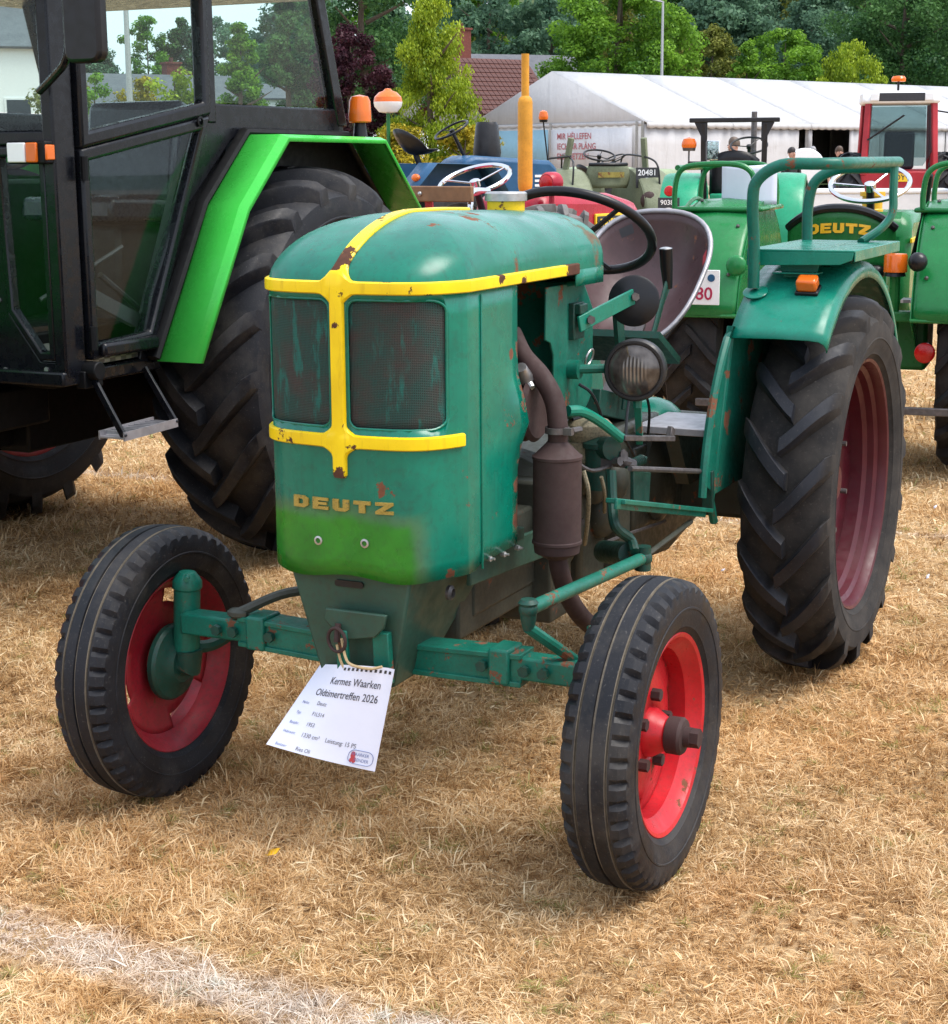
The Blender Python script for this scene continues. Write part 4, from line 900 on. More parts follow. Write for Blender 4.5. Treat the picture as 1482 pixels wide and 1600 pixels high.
for y_, z_ in ((YC-.09, .83), (YC-.27, .82), (YC-.28, 1.06), (YC-.29, 1.3)):
    b = MB(); nut(b, (-1.30, y_, z_), (1, 0, 0), .009, .007); b.xf(CABM).build('panel_screw', M['steel'], pn)
# work indicator on the front post
c = cp(at(48, 238, 'x', -1.03))
il = bb(MB().box(c+Vector((-.01, -.0, 0)), (.07, .16, .075)), 'indicator_lamp', M['cab_dark'], bevel=.006)
MB().box(c+Vector((.028, -.035, 0)), (.012, .075, .064)).xf(CABM).build('clear_lens', M['white_paint'], il, bevel=.004)
MB().box(c+Vector((.028, .028, 0)), (.014, .044, .064)).xf(CABM).build('amber_lens', M['amber'], il, bevel=.004); MB().box(c+Vector((.0, .078, 0)), (.045, .012, .05)).xf(CABM).build('amber_lens', M['amber'], il, bevel=.004)
# mirror on its bent arm
p = [cp(at(62, 142, 'x', -1.02)), cp(at(85, 118, 'x', -.97)), cp(at(103, 92, 'x', -.93)), cp(at(108, 40, 'x', -.93)), cp(at(108, -30, 'x', -.93))]
ma = bb(MB().tube(smooth_path(p, 5), .013, 10), 'mirror_arm', M['cab_black'])
m0 = cp(at(108, 97, 'x', -.94)); m1 = cp(at(166, 97, 'x', -.94))
b = MB(); out = rrect(m0.y, m1.y, m0.z-.005, m0.z+.40, .035); b.prism(out, 'x', -1.20, -1.15); b.xf(CABM).build('mirror_shell', M['black_plastic'], ma, bevel=.012)
b = MB(); b.prism(rrect(m0.y+.01, m1.y-.01, m0.z+.005, m0.z+.39, .03), 'x', -1.204, -1.201); b.xf(CABM).build('mirror_glass', M['mirror_glass'], ma)
# boarding step
for (a_, c_) in (((-1.402, -1.90, .795), (-1.367, -1.75, .60)), ((-1.694, -1.90, .795), (-1.665, -1.75, .607))):
    bb(MB().bar(a_, c_, .012, .026), 'step_arm', M['cab_black'], bevel=.002)
b = MB(); b.bar((-1.36, -1.80, .598), (-1.67, -1.80, .604), .105, .006); b.bar((-1.36, -1.748, .604), (-1.67, -1.748, .610), .006, .03); b.bar((-1.36, -1.852, .604), (-1.67, -1.852, .610), .006, .03)
for k in range(9): b.box((-1.39-k*.032, -1.80, .612), (.006, .09, .012))
bb(b, 'step_plate', M['grey_plate'])
b = MB(); b.tube([(-1.40, -1.865, .82), (-1.40, -1.955, .82)], .032, 14); b.box((-1.41, -1.92, .79), (.10, .04, .06)); bb(b, 'step_pivot', M['cab_dark'], bevel=.004)
# driver's seat, steering wheel, floor, levers inside
b = MB(); b.prism([(-2.24, 1.29), (-2.25, 1.385), (-2.64, 1.365), (-2.71, 1.755), (-2.75, 1.775), (-2.81, 1.755), (-2.80, 1.27)], 'y', -2.89, -2.43); bb(b, 'driver_seat', M['seat_vinyl'], bevel=.045)
b = MB(); b.box((-2.55, -2.66, 1.06), (.42, .36, .42)); b.box((-2.5, -3.25, 1.15), (.9, .2, .6)); bb(b, 'seat_console', M['cab_interior'], bevel=.02)
b = MB(); b.prism([(-1.41, .86), (-2.35, .86), (-2.35, 1.22), (-1.41, 1.18)], 'y', YR+.03, YR+.045); bb(b, 'right_door_panel', M['cab_interior'])
b = MB(); b.box((-3.12, (YC+YR)/2, 1.25), (.02, 1.45, .86)); bb(b, 'rear_bulkhead', M['cab_interior'])
sc = Vector((-1.78, -2.69, 1.60)); th = math.radians(28); u_ = Vector((math.cos(th), 0, math.sin(th)))
cs = bb(MB().tube(circle(sc, u_, (0, 1, 0), .20, 40), .014, 8, closed=True), 'steering_wheel', M['black_plastic'])
b = MB(); b.tube([sc-u_*.2, sc+u_*.2], .008, 6); b.tube([sc, sc+Vector((.28, 0, -.55))], .03, 10); b.xf(CABM).build('steering_column', M['cab_dark'], cs)
def tread_plate():
    t = NT('tread_plate'); v = t.n('TexChecker'); v.inputs['Scale'].default_value = 34; t.l(t.tc(), v.inputs['Vector']); t.bump(v.outputs['Fac'], .8, .003); M['tread'] = t.fin(t.mix(v.outputs['Fac'], (.17, .16, .16), (.42, .40, .38)), .42, .6)
tread_plate()
b = MB(); b.box((-1.62, -2.69, .842), (.56, 1.5, .02)); bb(b, 'cab_floor', M['tread'])
b = MB(); b.tube([(-2.0, -2.1, .95), (-1.75, -2.12, 1.12)], .012, 8); b.bar((-1.50, -2.10, 1.12), (-1.82, -2.02, .95), .04, .05); b.tube([(-1.45, -2.15, 1.05), (-1.8, -2.05, 1.22)], .008, 8); bb(b, 'control_levers', M['cab_interior'])
b = MB(); b.prism([(-1.78, .86), (-2.18, 1.66), (-2.4, 1.66), (-2.4, .86)], 'y', -2.02, -1.99); bb(b, 'inner_panel', M['cab_interior'])
# beacon on the rear fender
CABM = Matrix.Identity(4); c = at(563, 198, 'y', -1.66); c.z = 1.615
be = bb(MB().tube([c, c+Vector((0, 0, .06))], [.03, .022], 14), 'beacon', M['black_plastic'])
MB().lathe([(.040, .055), (.046, .06), (.046, .085), (.043, .14), (.034, .158), (0, .166)], c, 'z', 24).xf(CABM).build('beacon_dome', M['amber'], be)
# ================================================================== tractors further back
def heading(deg):          # world yaw of a thing turned so many degrees to the right of the view direction
    return math.atan2(HD.y, HD.x)-math.radians(deg)
_cache = {}
def wheels(root, x, track, R, hw, rim, lug, nl, rm, tm='rubber_dusty', name='rear_wheel', ribbed=False):
    key = (R, hw, rim, nl, tm)
    if key not in _cache:
        me = (rib_tyre(R, hw, rim, 30) if ribbed else lug_tyre(R, hw, rim, lug, nl, lug*1.15, .82, 56, 6)).mesh('tyre', 32); me.materials.append(M[tm]); _cache[key] = me
    for s_ in (1, -1):
        w = MB().lathe([(rim+.004, hw*.8), (rim-.012, hw*.74), (rim-.03, hw*.5), (rim-.045, hw*.3), (rim*.55, hw*.05), (rim*.3, hw*.1), (0, hw*.3)], (0, 0, 0), 'y', 40).build(name, M[rm], root, loc=(x, s_*track/2, R), rot=(0, 0, 0 if s_ > 0 else math.pi), solid=.008)
        t = bpy.data.objects.new('tyre', _cache[key]); COL.objects.link(t); t.parent = w
        if s_ < 0: t.scale = (-1, 1, 1)
        for k in range(6):
            a = k*math.pi/3; b = MB(); nut(b, (rim*.45*math.cos(a), hw*.06, rim*.45*math.sin(a)), (0, 1, 0), .014, .02); b.build('wheel_nut', M['dark_steel'], w)
def steering(root, c, r, tilt, m, rt=.012, col=.5):
    c = Vector(c); th = math.radians(tilt); n = Vector((-math.sin(th), 0, math.cos(th))); u = Vector((math.cos(th), 0, math.sin(th)))
    w = MB().tube(circle(c, u, (0, 1, 0), r, 44), rt, 8, closed=True).build('steering_wheel', m, root); b = MB()
    for k in range(3):
        a = 2*math.pi*k/3+math.pi/2; b.tube([c-n*.02, c+(u*math.cos(a)+Vector((0, 1, 0))*math.sin(a))*r], .006, 6)
    b.lathe([(0, -.04), (.03, -.04), (.03, 0), (0, .012)], c, n, 14); b.build('spoke', m, w)
    MB().tube([c-n*.03, c-n*col], .022, 10).build('steering_column', M['black_metal'], root)
def panseat(root, c, w, m, tilt=.35):
    c = Vector(c); rows = []
    for i in range(9):
        r_ = i/8; row = []
        for j in range(28):
            f = 2*math.pi*j/28; back = max(0, -math.cos(f))
            row.append((c.x+w*.9*r_*math.cos(f), c.y+w*r_*math.sin(f), c.z-.05+.06*r_**2+.22*(r_**2.5)*back**.8))
        rows.append(row)
    return MB().grid(rows, closed=True).build('seat', m, root, solid=.012, smooth=60)
def arc_fender(root, cx, cz, r, y0, y1, a0, a1, m, lip=.03, n=24, cheek=True, drop=0.):
    o = []
    for s_ in (1, -1):
        rows = []
        for i in range(n+1):
            a = math.radians(a0+(a1-a0)*i/n)
            rows.append([(cx+(r+d)*math.cos(a), s_*y, cz+(r+d)*math.sin(a)) for y, d in ((y0, -.01), (y0+.03, .004), (y0+(y1-y0)*.5, .012), (y1-.05, .004), (y1-.012, -.012), (y1, -.012-lip))])
        f = MB().grid(rows).build('fender', m, root, solid=.005, smooth=55)
        if cheek:
            pts = [(cx+r*math.cos(math.radians(a0+(a1-a0)*i/n)), cz+r*math.sin(math.radians(a0+(a1-a0)*i/n))) for i in range(n+1)]+[(cx-.15, cz-.1), (cx+.2, cz-.1)]
            MB().prism(pts, 'y', s_*y0, s_*(y0+.005)).build('fender_cheek', m, f)
        o.append(f)
    return o
def white_plate(root, c, w, h, lines, dark, right=(0, -1, 0), up=(0, 0, 1), ink=None, oval=None, size=None):
    """number plate facing backwards (-x) unless told otherwise"""
    r_ = Vector(right).normalized(); u = Vector(up).normalized(); n = r_.cross(u); c = Vector(c)
    p = MB(); q = [c+r_*(x*w/2)+u*(y*h/2)+n*z for z in (-.004, .004) for x, y in ((-1, -1), (1, -1), (1, 1), (-1, 1))]
    p.add(q, [(3, 2, 1, 0), (4, 5, 6, 7), (0, 1, 5, 4), (1, 2, 6, 5), (2, 3, 7, 6), (3, 0, 4, 7)])
    o = p.build('number_plate', M['ink'] if dark else M['white_paint'], root, bevel=.002)
    for i, (tx, dy, sz) in enumerate(lines):
        lettering('plate_number', tx, sz, ink or M['white_paint'], o, c+u*dy+n*.005, r_, u, .0012, sz*.012)
    if oval:
        dy, rx, ry = oval; b = MB(); b.add([c+u*dy+n*.006+r_*(rx*math.cos(2*math.pi*k/24))+u*(ry*math.sin(2*math.pi*k/24)) for k in range(24)], [tuple(range(24))]); b.build('country_oval', M['white_paint'], o)
        lettering('country_letter', 'L', ry*1.6, M['ink'], o, c+u*dy+n*.008, r_, u, .001)
    return o
def beacon_post(root, p0, p1, r=.05, m='amber', base='black_plastic'):
    s_ = MB().tube([p0, p1], .010, 8).build('beacon_post', M[base], root)
    p1 = Vector(p1); MB().lathe([(0, -.004), (r*.8, -.004), (r*.9, .03), (0, .03)], p1, 'z', 16).build('beacon_base', M[base], s_)
    MB().lathe([(r*.88, .03), (r, .05), (r*.97, .09), (r*.75, .13), (0, .15)], p1, 'z', 20).build('beacon_dome', M[m], s_)
paint('mid_green', (.006, .15, .036), .22, .05, scale=6, dirt=.15); paint('deep_green', (.008, .125, .026), .3, .1, scale=6, dirt=.2); paint('sea_green', (.008, .26, .13), .3, .05, scale=6, dirt=.15)
paint('olive', (.155, .175, .105), .6, .45, scale=6, dirt=.4); paint('farm_blue', (.012, .075, .17), .4, .35, scale=7, dirt=.3); paint('farm_red', (.36, .012, .03), .22, .02, scale=5, dirt=.05)
paint('exhaust_ochre', (.62, .28, .02), .5, .1, scale=9, dirt=.2); plain('plank', (.20, .10, .045), .6, var=.25, scale=12); paint('cab_red', (.38, .02, .03), .35, .1, scale=5)
plain('badge_gold', (.75, .40, .01), .4, var=.05); plain('plate_red', (.40, .01, .06), .5); plain('plate_yellow', (.85, .55, .02), .5); plain('chrome', (.62, .63, .66), .15, .95, var=.05)
# ---------------------------------------------- green tractor seen from behind, gold lettering on its seat back
D = tag(empty('green_tractor', G(1.86, 8.5), heading(20)), 'glossy green vintage tractor seen from behind, gold lettering on seat back, passenger benches on fenders', 'tractor')
wheels(D, 0, 1.30, .61, .135, .36, .036, 18, 'cab_red')
wheels(D, 1.75, 1.22, .34, .075, .21, .01, 18, 'cab_red', 'rubber', 'front_wheel', True)
b = MB(); b.box((.1, 0, .66), (.75, .36, .42)); b.box((-.12, 0, .64), (.34, .9, .26)); b.box((.9, 0, .72), (1.0, .34, .42)); b.box((-.34, .0, .88), (.16, .26, .30)); D_h = b.build('gearbox', M['deep_green'], D, bevel=.02)
b = MB(); b.prism([(.75, .72), (.75, 1.16), (.85, 1.23), (1.6, 1.22), (1.95, 1.12), (2.0, 1.0), (2.0, .62), (.9, .62)], 'y', -.25, .25); b.build('hood', M['mid_green'], D, bevel=.06)
for s_ in (1, -1): MB().box((1.3, s_*.253, 1.08), (1.1, .012, .026)).build('yellow_trim', M['yellow'], D, bevel=.003)
MB().lathe([(0, 0), (.06, 0), (.06, .03), (.055, .035), (.055, .10), (.068, .102), (.068, .125), (0, .13)], (.92, -.02, 1.21), 'z', 24).build('filler_cap', M['badge_gold'], D)
for f in arc_fender(D, 0, .63, .68, .40, .76, 30, 167, M['mid_green'], .06):
    s_ = 1 if f.data.vertices[0].co.y > 0 else -1
    MB().tube([(.69*math.cos(math.radians(a)), s_*.755, .63+.69*math.sin(math.radians(a))) for a in range(30, 168, 4)], .010, 8).build('fender_bead', M['deep_green'], f)
    MB().tube([(.68*math.cos(math.radians(167)), s_*y_, .63+.68*math.sin(math.radians(167))) for y_ in (.40, .58, .76)], .010, 8).build('fender_bead', M['deep_green'], f)
    for a in (100, 125, 150):
        for y_ in (.46, .70): MB().ball((.692*math.cos(math.radians(a)), s_*y_, .63+.692*math.sin(math.radians(a))), .010, 8).build('fender_bolt', M['dark_steel'], f)
for s_ in (1, -1):        # benches with rails
    be = MB().prism([(-.30, s_*.36), (.32, s_*.36), (.32, s_*.80), (-.30, s_*.80)], 'z', 1.262, 1.285).build('bench_seat', M['mid_green'], D, bevel=.01)
    MB().prism([(-.2, 1.23), (.2, 1.23), (.12, 1.262), (-.12, 1.262)], 'y', s_*.45, s_*.68).build('bench_bracket', M['deep_green'], be)
    for x_ in (-.29, .31):
        y_in, y_out = s_*.40, s_*.80
        MB().tube(smooth_path([(x_, y_out, 1.24), (x_, y_out, 1.38), (x_, y_out-s_*.03, 1.465), (x_, y_out-s_*.12, 1.49), (x_, y_in+s_*.10, 1.49), (x_, y_in+s_*.02, 1.45), (x_, y_in, 1.36), (x_, y_in, 1.28)], 5), .014, 10).build('bench_rail', M['mid_green'], be)
    MB().tube([(-.29, s_*.79, 1.475), (.31, s_*.79, 1.475)], .014, 10).build('bench_rail', M['mid_green'], be)
    if s_ < 0: MB().ball((-.62, s_*.42, 1.05), .045, 14).build('marker_bulb', M['black_plastic'], D)
# seat back shell with lettering, cushion, levers
rows = []
for i in range(7):
    z = .98+.30*i/6; hw = .235*(1-.0*i)
    rows.append([(-.20-.02*i/6+.10*(abs(v)**2.2), .26*v, z-(.0 if i < 6 else 0)-.10*(i/6)*abs(v)**2.4) for v in [-1+2*j/18 for j in range(19)]])
sb = MB().grid(rows).build('seat', M['deep_green'], D, solid=.012, smooth=60)
MB().tube(rows[-1], .022, 8).build('seat_rim', M['black_plastic'], sb)
def on_seat(x, y, z):
    v = -x/.26; return Vector((-.215+.10*abs(v)**2.2-.008-z, .26*v, 1.185+y-.05*abs(v)**2.4))
badge(sb, M['badge_gold'], on_seat, .30, .048, .004, .14)
b = MB(); b.box((-.02, 0, .97), (.36, .44, .07)); b.build('seat_cushion', M['black_plastic'], D, bevel=.03)
steering(D, (.62, -.04, 1.385), .205, 26, M['chrome'], .013)
b = MB(); b.tube([(.35, -.30, 1.0), (.22, -.36, 1.22), (.18, -.38, 1.42)], [.012, .016, .022], 10); b.ball((.18, -.38, 1.425), .022, 10); b.build('gear_lever', M['black_plastic'], D)
b = MB(); b.lathe([(0, 0), (.055, 0), (.055, .075), (.05, .085), (0, .088)], (-.42, -.30, .99), 'z', 20); b.build('tail_lamp', M['amber'], D); MB().lathe([(0, -.02), (.05, -.02), (.045, 0), (0, 0)], (-.42, -.30, .99), 'z', 18).build('lamp_base', M['black_plastic'], D)
MB().tube([(-.42, -.30, .97), (-.40, -.30, .72)], .025, 10).build('lamp_post', M['deep_green'], D)
b = MB(); b.box((-.45, -.42, .86), (.14, .16, .014)); b.build('step_plate', M['tread'], D); b = MB(); b.box((-.40, -.32, .78), (.1, .3, .05)); b.build('step_arm', M['deep_green'], D, bevel=.008)
MB().lathe([(0, -.006), (.048, -.006), (.048, .004), (.04, .010), (0, .012)], (-.50, -.46, .62), (-1, 0, 0), 24).build('reflector', M['red_lens'], D)
MB().bar((-.44, -.46, .62), (-.2, -.40, .62), .03, .03).build('reflector_arm', M['deep_green'], D)
b = MB(); b.bar((-.62, -.72, .36), (-.62, .6, .36), .03, .035, (0, 0, 1)); b.build('draw_rail', M['dark_steel'], D, bevel=.003)
for s_ in (1, -1): MB().bar((-.1, s_*.3, .42), (-.64, s_*.38, .36), .03, .05).build('lower_link', M['dark_steel'], D, bevel=.004)
white_plate(D, (-.70, .575, .92), .19, .165, [('T', .045, .075), ('680', -.032, .085)], False, ink=M['plate_red'])
MB().lathe([(0, 0), (.018, 0)], (-.706, .52, .965), (-1, 0, 0), 20).build('plate_seal', M['farm_blue'], D)
MB().ball((-.615, .42, 1.02), .05, 16, (.5, 1, 1)).build('fender_lamp', M['mid_green'], D)
# white sheet on its left bench
rows = [[(-.02-.04*math.sin(math.pi*j/10)-.015*i/8, .62-.28*j/10, 1.29+.205*i/8-.012*math.sin(math.pi*j/10)*(i/8)) for j in range(11)] for i in range(9)]
sh_o = MB().grid(rows).build('paper_sheet', M['paper'], None, solid=.0006, smooth=60)
sh_o.matrix_world = Matrix.Translation(G(1.86, 8.5)) @ Matrix.Rotation(heading(20), 4, 'Z')
tag(sh_o, 'plain white sheet leaning inside the bench rail of the gold lettered green tractor', 'paper')
# ---------------------------------------------- red tractor with tall ochre exhaust
Rr = tag(empty('red_tractor', G(-.10, 9.75), heading(36)), 'shiny red tractor with tall ochre exhaust stack and plank backrest', 'tractor')
wheels(Rr, 0, 1.32, .64, .15, .36, .038, 18, 'farm_red', 'rubber_grey'); wheels(Rr, 1.55, 1.2, .36, .08, .21, .01, 18, 'farm_red', 'rubber', 'front_wheel', True)
b = MB(); b.prism([(.50, .75), (.50, 1.27), (.62, 1.33), (1.35, 1.31), (1.62, 1.26), (1.74, 1.16), (1.76, .70), (.9, .70)], 'y', -.25, .25); b.build('hood', M['farm_red'], Rr, bevel=.07)
bp = MB().box((1.38, -.258, 1.13), (.56, .014, .115)).build('side_badge', M['plate_yellow'], Rr, bevel=.003); MB().box((1.38, -.267, 1.13), (.53, .006, .085)).build('badge_field', M['ink'], bp)
lettering('badge_text', 'DAVID BROWN', .068, M['plate_yellow'], bp, (1.38, -.272, 1.13), (1, 0, 0), (0, 0, 1), .001, .001)
b = MB(); b.box((.45, 0, .66), (1.1, .36, .40)); b.box((0, 0, .64), (.3, 1.0, .26)); b.build('gearbox', M['farm_red'], Rr, bevel=.02)
MB().lathe([(0, 0), (.030, 0), (.044, .05), (.046, .08), (.046, .56), (.040, .585), (.024, .60), (.024, .85), (.019, .85), (.019, .7)], (.95, .16, 1.30), 'z', 28).build('exhaust_stack', M['exhaust_ochre'], Rr)
pb_ = MB().box((-.28, .0, 1.335), (.03, .66, .085)).build('backrest_plank', M['plank'], Rr, bevel=.006); MB().ball((-.298, .02, 1.335), .014, 10).build('plank_bolt', M['steel'], pb_)
for y_ in (.0, .24): MB().bar((-.27, y_-.02, 1.30), (-.22, y_-.02, .98), .05, .012, (1, 0, 0)).build('backrest_post', M['farm_red'], Rr)
MB().tube(smooth_path([(-.26, -.28, 1.10), (-.26, -.30, 1.26), (-.20, -.27, 1.345), (-.02, -.25, 1.35)], 6), .016, 10).build('grab_bar', M['chrome'], Rr)
b = MB(); b.prism([(-.25, 1.12), (.25, 1.12), (.30, 1.16), (-.30, 1.20)], 'y', -.40, .40); b.build('seat_deck', M['farm_red'], Rr, bevel=.015)
steering(Rr, (.33, .10, 1.40), .215, 24, M['chrome'], .014)
lp = MB().tube([(.55, -.30, 1.18), (.55, -.30, 1.36)], [.02, .014], 10).build('rear_lamp', M['farm_red'], Rr); MB().lathe([(0, -.05), (.05, -.05), (.062, -.03), (.062, .04), (0, .045)], (.54, -.30, 1.385), (1, 0, 0), 24).build('lamp_body', M['farm_red'], lp); MB().lathe([(0, -.062), (.03, -.06), (.045, -.05)], (.54, -.30, 1.385), (1, 0, 0), 20).build('lamp_lens', M['red_lens'], lp)
# ---------------------------------------------- blue tractor
Bl = tag(empty('blue_tractor', G(-.54, 19.0), heading(60)), 'old blue tractor with angular fender, black pan seat and stubby black exhaust', 'tractor')
wheels(Bl, 0, 1.35, .62, .15, .34, .04, 16, 'farm_blue'); wheels(Bl, 1.5, 1.2, .34, .08, .2, .01, 18, 'farm_blue', 'rubber', 'front_wheel', True)
b = MB(); b.prism([(.35, .7), (.35, 1.50), (.5, 1.56), (1.5, 1.50), (1.6, 1.42), (1.6, .7)], 'y', -.28, .28); b.build('hood', M['farm_blue'], Bl, bevel=.05)
for k in range(10): MB().box((1.38, -.285, .86+k*.052), (.20, .012, .026)).build('hood_louvre', M['white_paint'], Bl)
for s_ in (1, -1):
    y0, y1 = (.42, .84); pts = [(.62, 1.14), (.42, 1.46), (-.28, 1.48), (-.60, 1.14)]
    f = MB().grid([[(p[0], s_*y0, p[1]), (p[0], s_*y1, p[1])] for p in pts]).build('fender', M['farm_blue'], Bl, solid=.01, smooth=20); MB().prism(pts+[(-.3, .9), (.3, .9)], 'y', s_*y0, s_*(y0+.01)).build('fender_cheek', M['farm_blue'], f)
    MB().ball((-.46, s_*.68, 1.33), .07, 14, (.6, 1, .6)).build('fender_lamp', M['amber'], f)
b = MB(); b.box((.2, 0, .72), (1.2, .4, .5)); b.box((-.35, .0, .85), (.3, .5, .3)); b.tube([(-.5, -.2, .9), (-.5, -.2, 1.2)], .04, 8); b.tube([(-.5, .15, .8), (-.55, .15, 1.15)], .03, 8); b.build('gearbox', M['farm_blue'], Bl, bevel=.02)
panseat(Bl, (-.08, .02, 1.62), .27, M['black_plastic']); MB().bar((-.08, .02, 1.57), (.1, .0, 1.1), .08, .04).build('seat_post', M['black_plastic'], Bl)
steering(Bl, (.36, .0, 1.84), .20, 30, M['black_plastic'], .013, .55)
MB().lathe([(0, 0), (.15, 0), (.16, .06), (.13, .36), (.11, .40), (0, .40)], (.85, .05, 1.53), 'z', 22).build('exhaust_stack', M['black_metal'], Bl)
# beach-ball shaped round beacon lamp on a post behind the big fender
bp_ = MB().tube([(-.35, .15, .9), (-.35, .15, 2.02)], .022, 8).build('warning_post', M['deep_green'], Bl); c = Vector((-.35, .15, 2.14))
MB().lathe([(0, -.125), (.10, -.11), (.15, -.05), (.158, .0)], c, 'z', 28).build('ball_lower', M['white_paint'], bp_); MB().lathe([(.158, 0), (.15, .05), (.10, .10), (.05, .118), (.03, .14), (0, .145)], c, 'z', 28).build('ball_upper', M['amber'], bp_)
# ---------------------------------------------- olive tractor
Ol = tag(empty('olive_tractor', G(1.72, 22.5), heading(-16)), 'faded olive green tractor with black number plate 20481 and rounded fenders', 'tractor')
wheels(Ol, 0, 1.30, .64, .16, .36, .04, 16, 'cab_red'); wheels(Ol, 1.9, 1.2, .36, .08, .21, .01, 18, 'cab_red', 'rubber', 'front_wheel', True)
arc_fender(Ol, 0, .66, .72, .34, .78, 20, 175, M['olive'], .05)
b = MB(); b.prism([(.55, .7), (.55, 1.22), (.75, 1.30), (1.8, 1.28), (2.1, 1.12), (2.15, .7)], 'y', -.26, .26); b.build('hood', M['olive'], Ol, bevel=.08); MB().ball((2.0, -.42, 1.0), .15, 16, (1.2, 1, .8)).build('headlamp', M['olive'], Ol)
b = MB(); b.box((.2, 0, .70), (1.1, .4, .46)); b.box((0, 0, .64), (.3, 1.0, .28)); b.build('gearbox', M['olive'], Ol, bevel=.02)
rows = []
for i in range(7):
    z = 1.14+.30*i/6; rows.append([(-.28+.10*abs(v)**2.2, .30*v*(.75+.25*math.sin(math.pi*(.15+.7*i/6))), z) for v in [-1+2*j/16 for j in range(17)]])
sb = MB().grid(rows).build('seat', M['olive'], Ol, solid=.02, smooth=60); MB().tube(rows[-1], .025, 8).build('seat_rim', M['black_plastic'], sb)
MB().box((-.305, 0, 1.31), (.008, .36, .07)).build('faded_lettering', paint('faded_gold', (.30, .24, .05), .6, .9, scale=20, dirt=.8), sb)
steering(Ol, (.55, -.15, 1.56), .21, 20, M['black_plastic'], .013)
white_plate(Ol, (-.40, -.46, 1.27), .31, .26, [('20481', .062, .105)], True, oval=(-.055, .082, .055))
for s_ in (1, -1):
    MB().tube(smooth_path([(.45, s_*.42, 1.32), (.45, s_*.42, 1.46), (.36, s_*.44, 1.56), (.0, s_*.50, 1.55), (-.35, s_*.55, 1.50), (-.48, s_*.58, 1.40), (-.50, s_*.60, 1.15)], 5), .013, 8).build('fender_rail', M['black_metal'], Ol)
    MB().bar((-.1, s_*.56, 1.35), (-.16, s_*.50, 1.78), .07, .07).build('roll_post', M['olive'], Ol, bevel=.01)
MB().ball((-.58, -.42, .98), .12, 14, (.5, 1, 1)).build('tail_lamp', M['muffler'], Ol)
MB().tube([(-.16, .50, 1.55), (-.16, .82, 1.52)], .014, 8).build('beacon_arm', M['black_metal'], Ol); beacon_post(Ol, (-.16, .82, 1.50), (-.16, .88, 1.98), .062)
# ---------------------------------------------- pale green tractor behind the olive one
Pg = tag(empty('pale_green_tractor', G(2.05, 27.5), heading(62)), 'pale green tractor nose with bulging headlamp behind the olive tractor', 'tractor')
paint('pale_green', (.26, .33, .20), .5, .2, scale=6, dirt=.3); wheels(Pg, 0, 1.3, .64, .16, .36, .04, 16, 'cab_red'); wheels(Pg, 1.6, 1.2, .36, .08, .21, .01, 18, 'cab_red', 'rubber', 'front_wheel', True)
b = MB(); b.prism([(.2, .7), (.2, 1.25), (.4, 1.36), (1.5, 1.34), (1.75, 1.18), (1.8, .7)], 'y', -.28, .28); b.build('hood', M['pale_green'], Pg, bevel=.1); arc_fender(Pg, 0, .66, .72, .34, .78, 20, 170, M['pale_green'], .05)
for s_ in (1, -1): MB().ball((1.72, s_*.36, 1.0), .15, 16, (1.2, 1, .8)).build('headlamp', M['pale_green'], Pg)
b = MB(); b.box((.1, 0, .7), (1.2, .4, .46)); b.build('gearbox', M['pale_green'], Pg, bevel=.02); panseat(Pg, (-.2, 0, 1.2), .22, M['black_plastic']); steering(Pg, (.25, 0, 1.5), .2, 24, M['black_plastic'])
# ---------------------------------------------- green tractor with the roll bar
Rb = tag(empty('roll_bar_tractor', G(3.00, 19.5), heading(14)), 'green tractor with black roll bar and number plate 90387 near the marquee', 'tractor')
wheels(Rb, 0, 1.30, .62, .15, .36, .04, 16, 'cab_red'); wheels(Rb, 1.85, 1.2, .36, .08, .21, .01, 18, 'cab_red', 'rubber', 'front_wheel', True)
arc_fender(Rb, 0, .64, .70, .36, .80, 20, 190, M['sea_green'], .06)
b = MB(); b.prism([(.55, .7), (.55, 1.30), (.7, 1.38), (1.8, 1.34), (2.05, 1.2), (2.1, .7)], 'y', -.27, .27); b.build('hood', M['sea_green'], Rb, bevel=.08)
b = MB(); b.box((.2, 0, .70), (1.1, .4, .46)); b.box((0, 0, .64), (.3, 1.0, .28)); b.box((-.3, 0, .95), (.2, .5, .35)); b.build('gearbox', M['sea_green'], Rb, bevel=.02)
rows = [[(-.25+.10*abs(v)**2.2, .27*v, 1.10+.50*i/6-.10*(i/6)*abs(v)**2.4) for v in [-1+2*j/16 for j in range(17)]] for i in range(7)]
MB().grid(rows).build('seat', M['black_plastic'], Rb, solid=.03, smooth=60)
steering(Rb, (.50, -.10, 1.66), .21, 26, M['black_plastic'], .012)
for s_ in (1, -1):
    p_ = MB().bar((-.22, s_*.33, .95), (-.30, s_*.34, 1.90), .06, .06).build('roll_bar_post', M['black_metal'], Rb, bevel=.008); MB().prism([(s_*.30, 1.92), (s_*.45, 1.92), (s_*.34, 1.70), (s_*.30, 1.70)], 'x', -.32, -.28).build('gusset', M['black_metal'], p_)
    MB().lathe([(0, 0), (.055, 0), (.06, .015), (.05, .03), (0, .035)], (-.70, s_*.66 if s_ > 0 else -.46, 1.16), (-1, 0, 0), 18).build('tail_lamp', M['red_lens'], Rb)
MB().bar((-.30, -.50, 1.93), (-.30, .50, 1.93), .07, .05).build('roll_bar', M['black_metal'], Rb, bevel=.01)
MB().tube([(.9, -.12, 1.3), (.9, -.12, 2.05)], .035, 10).build('exhaust_stack', M['dark_steel'], Rb)
white_plate(Rb, (-.74, .66, .98), .24, .22, [('90387', .055, .075)], True, oval=(-.045, .075, .045))
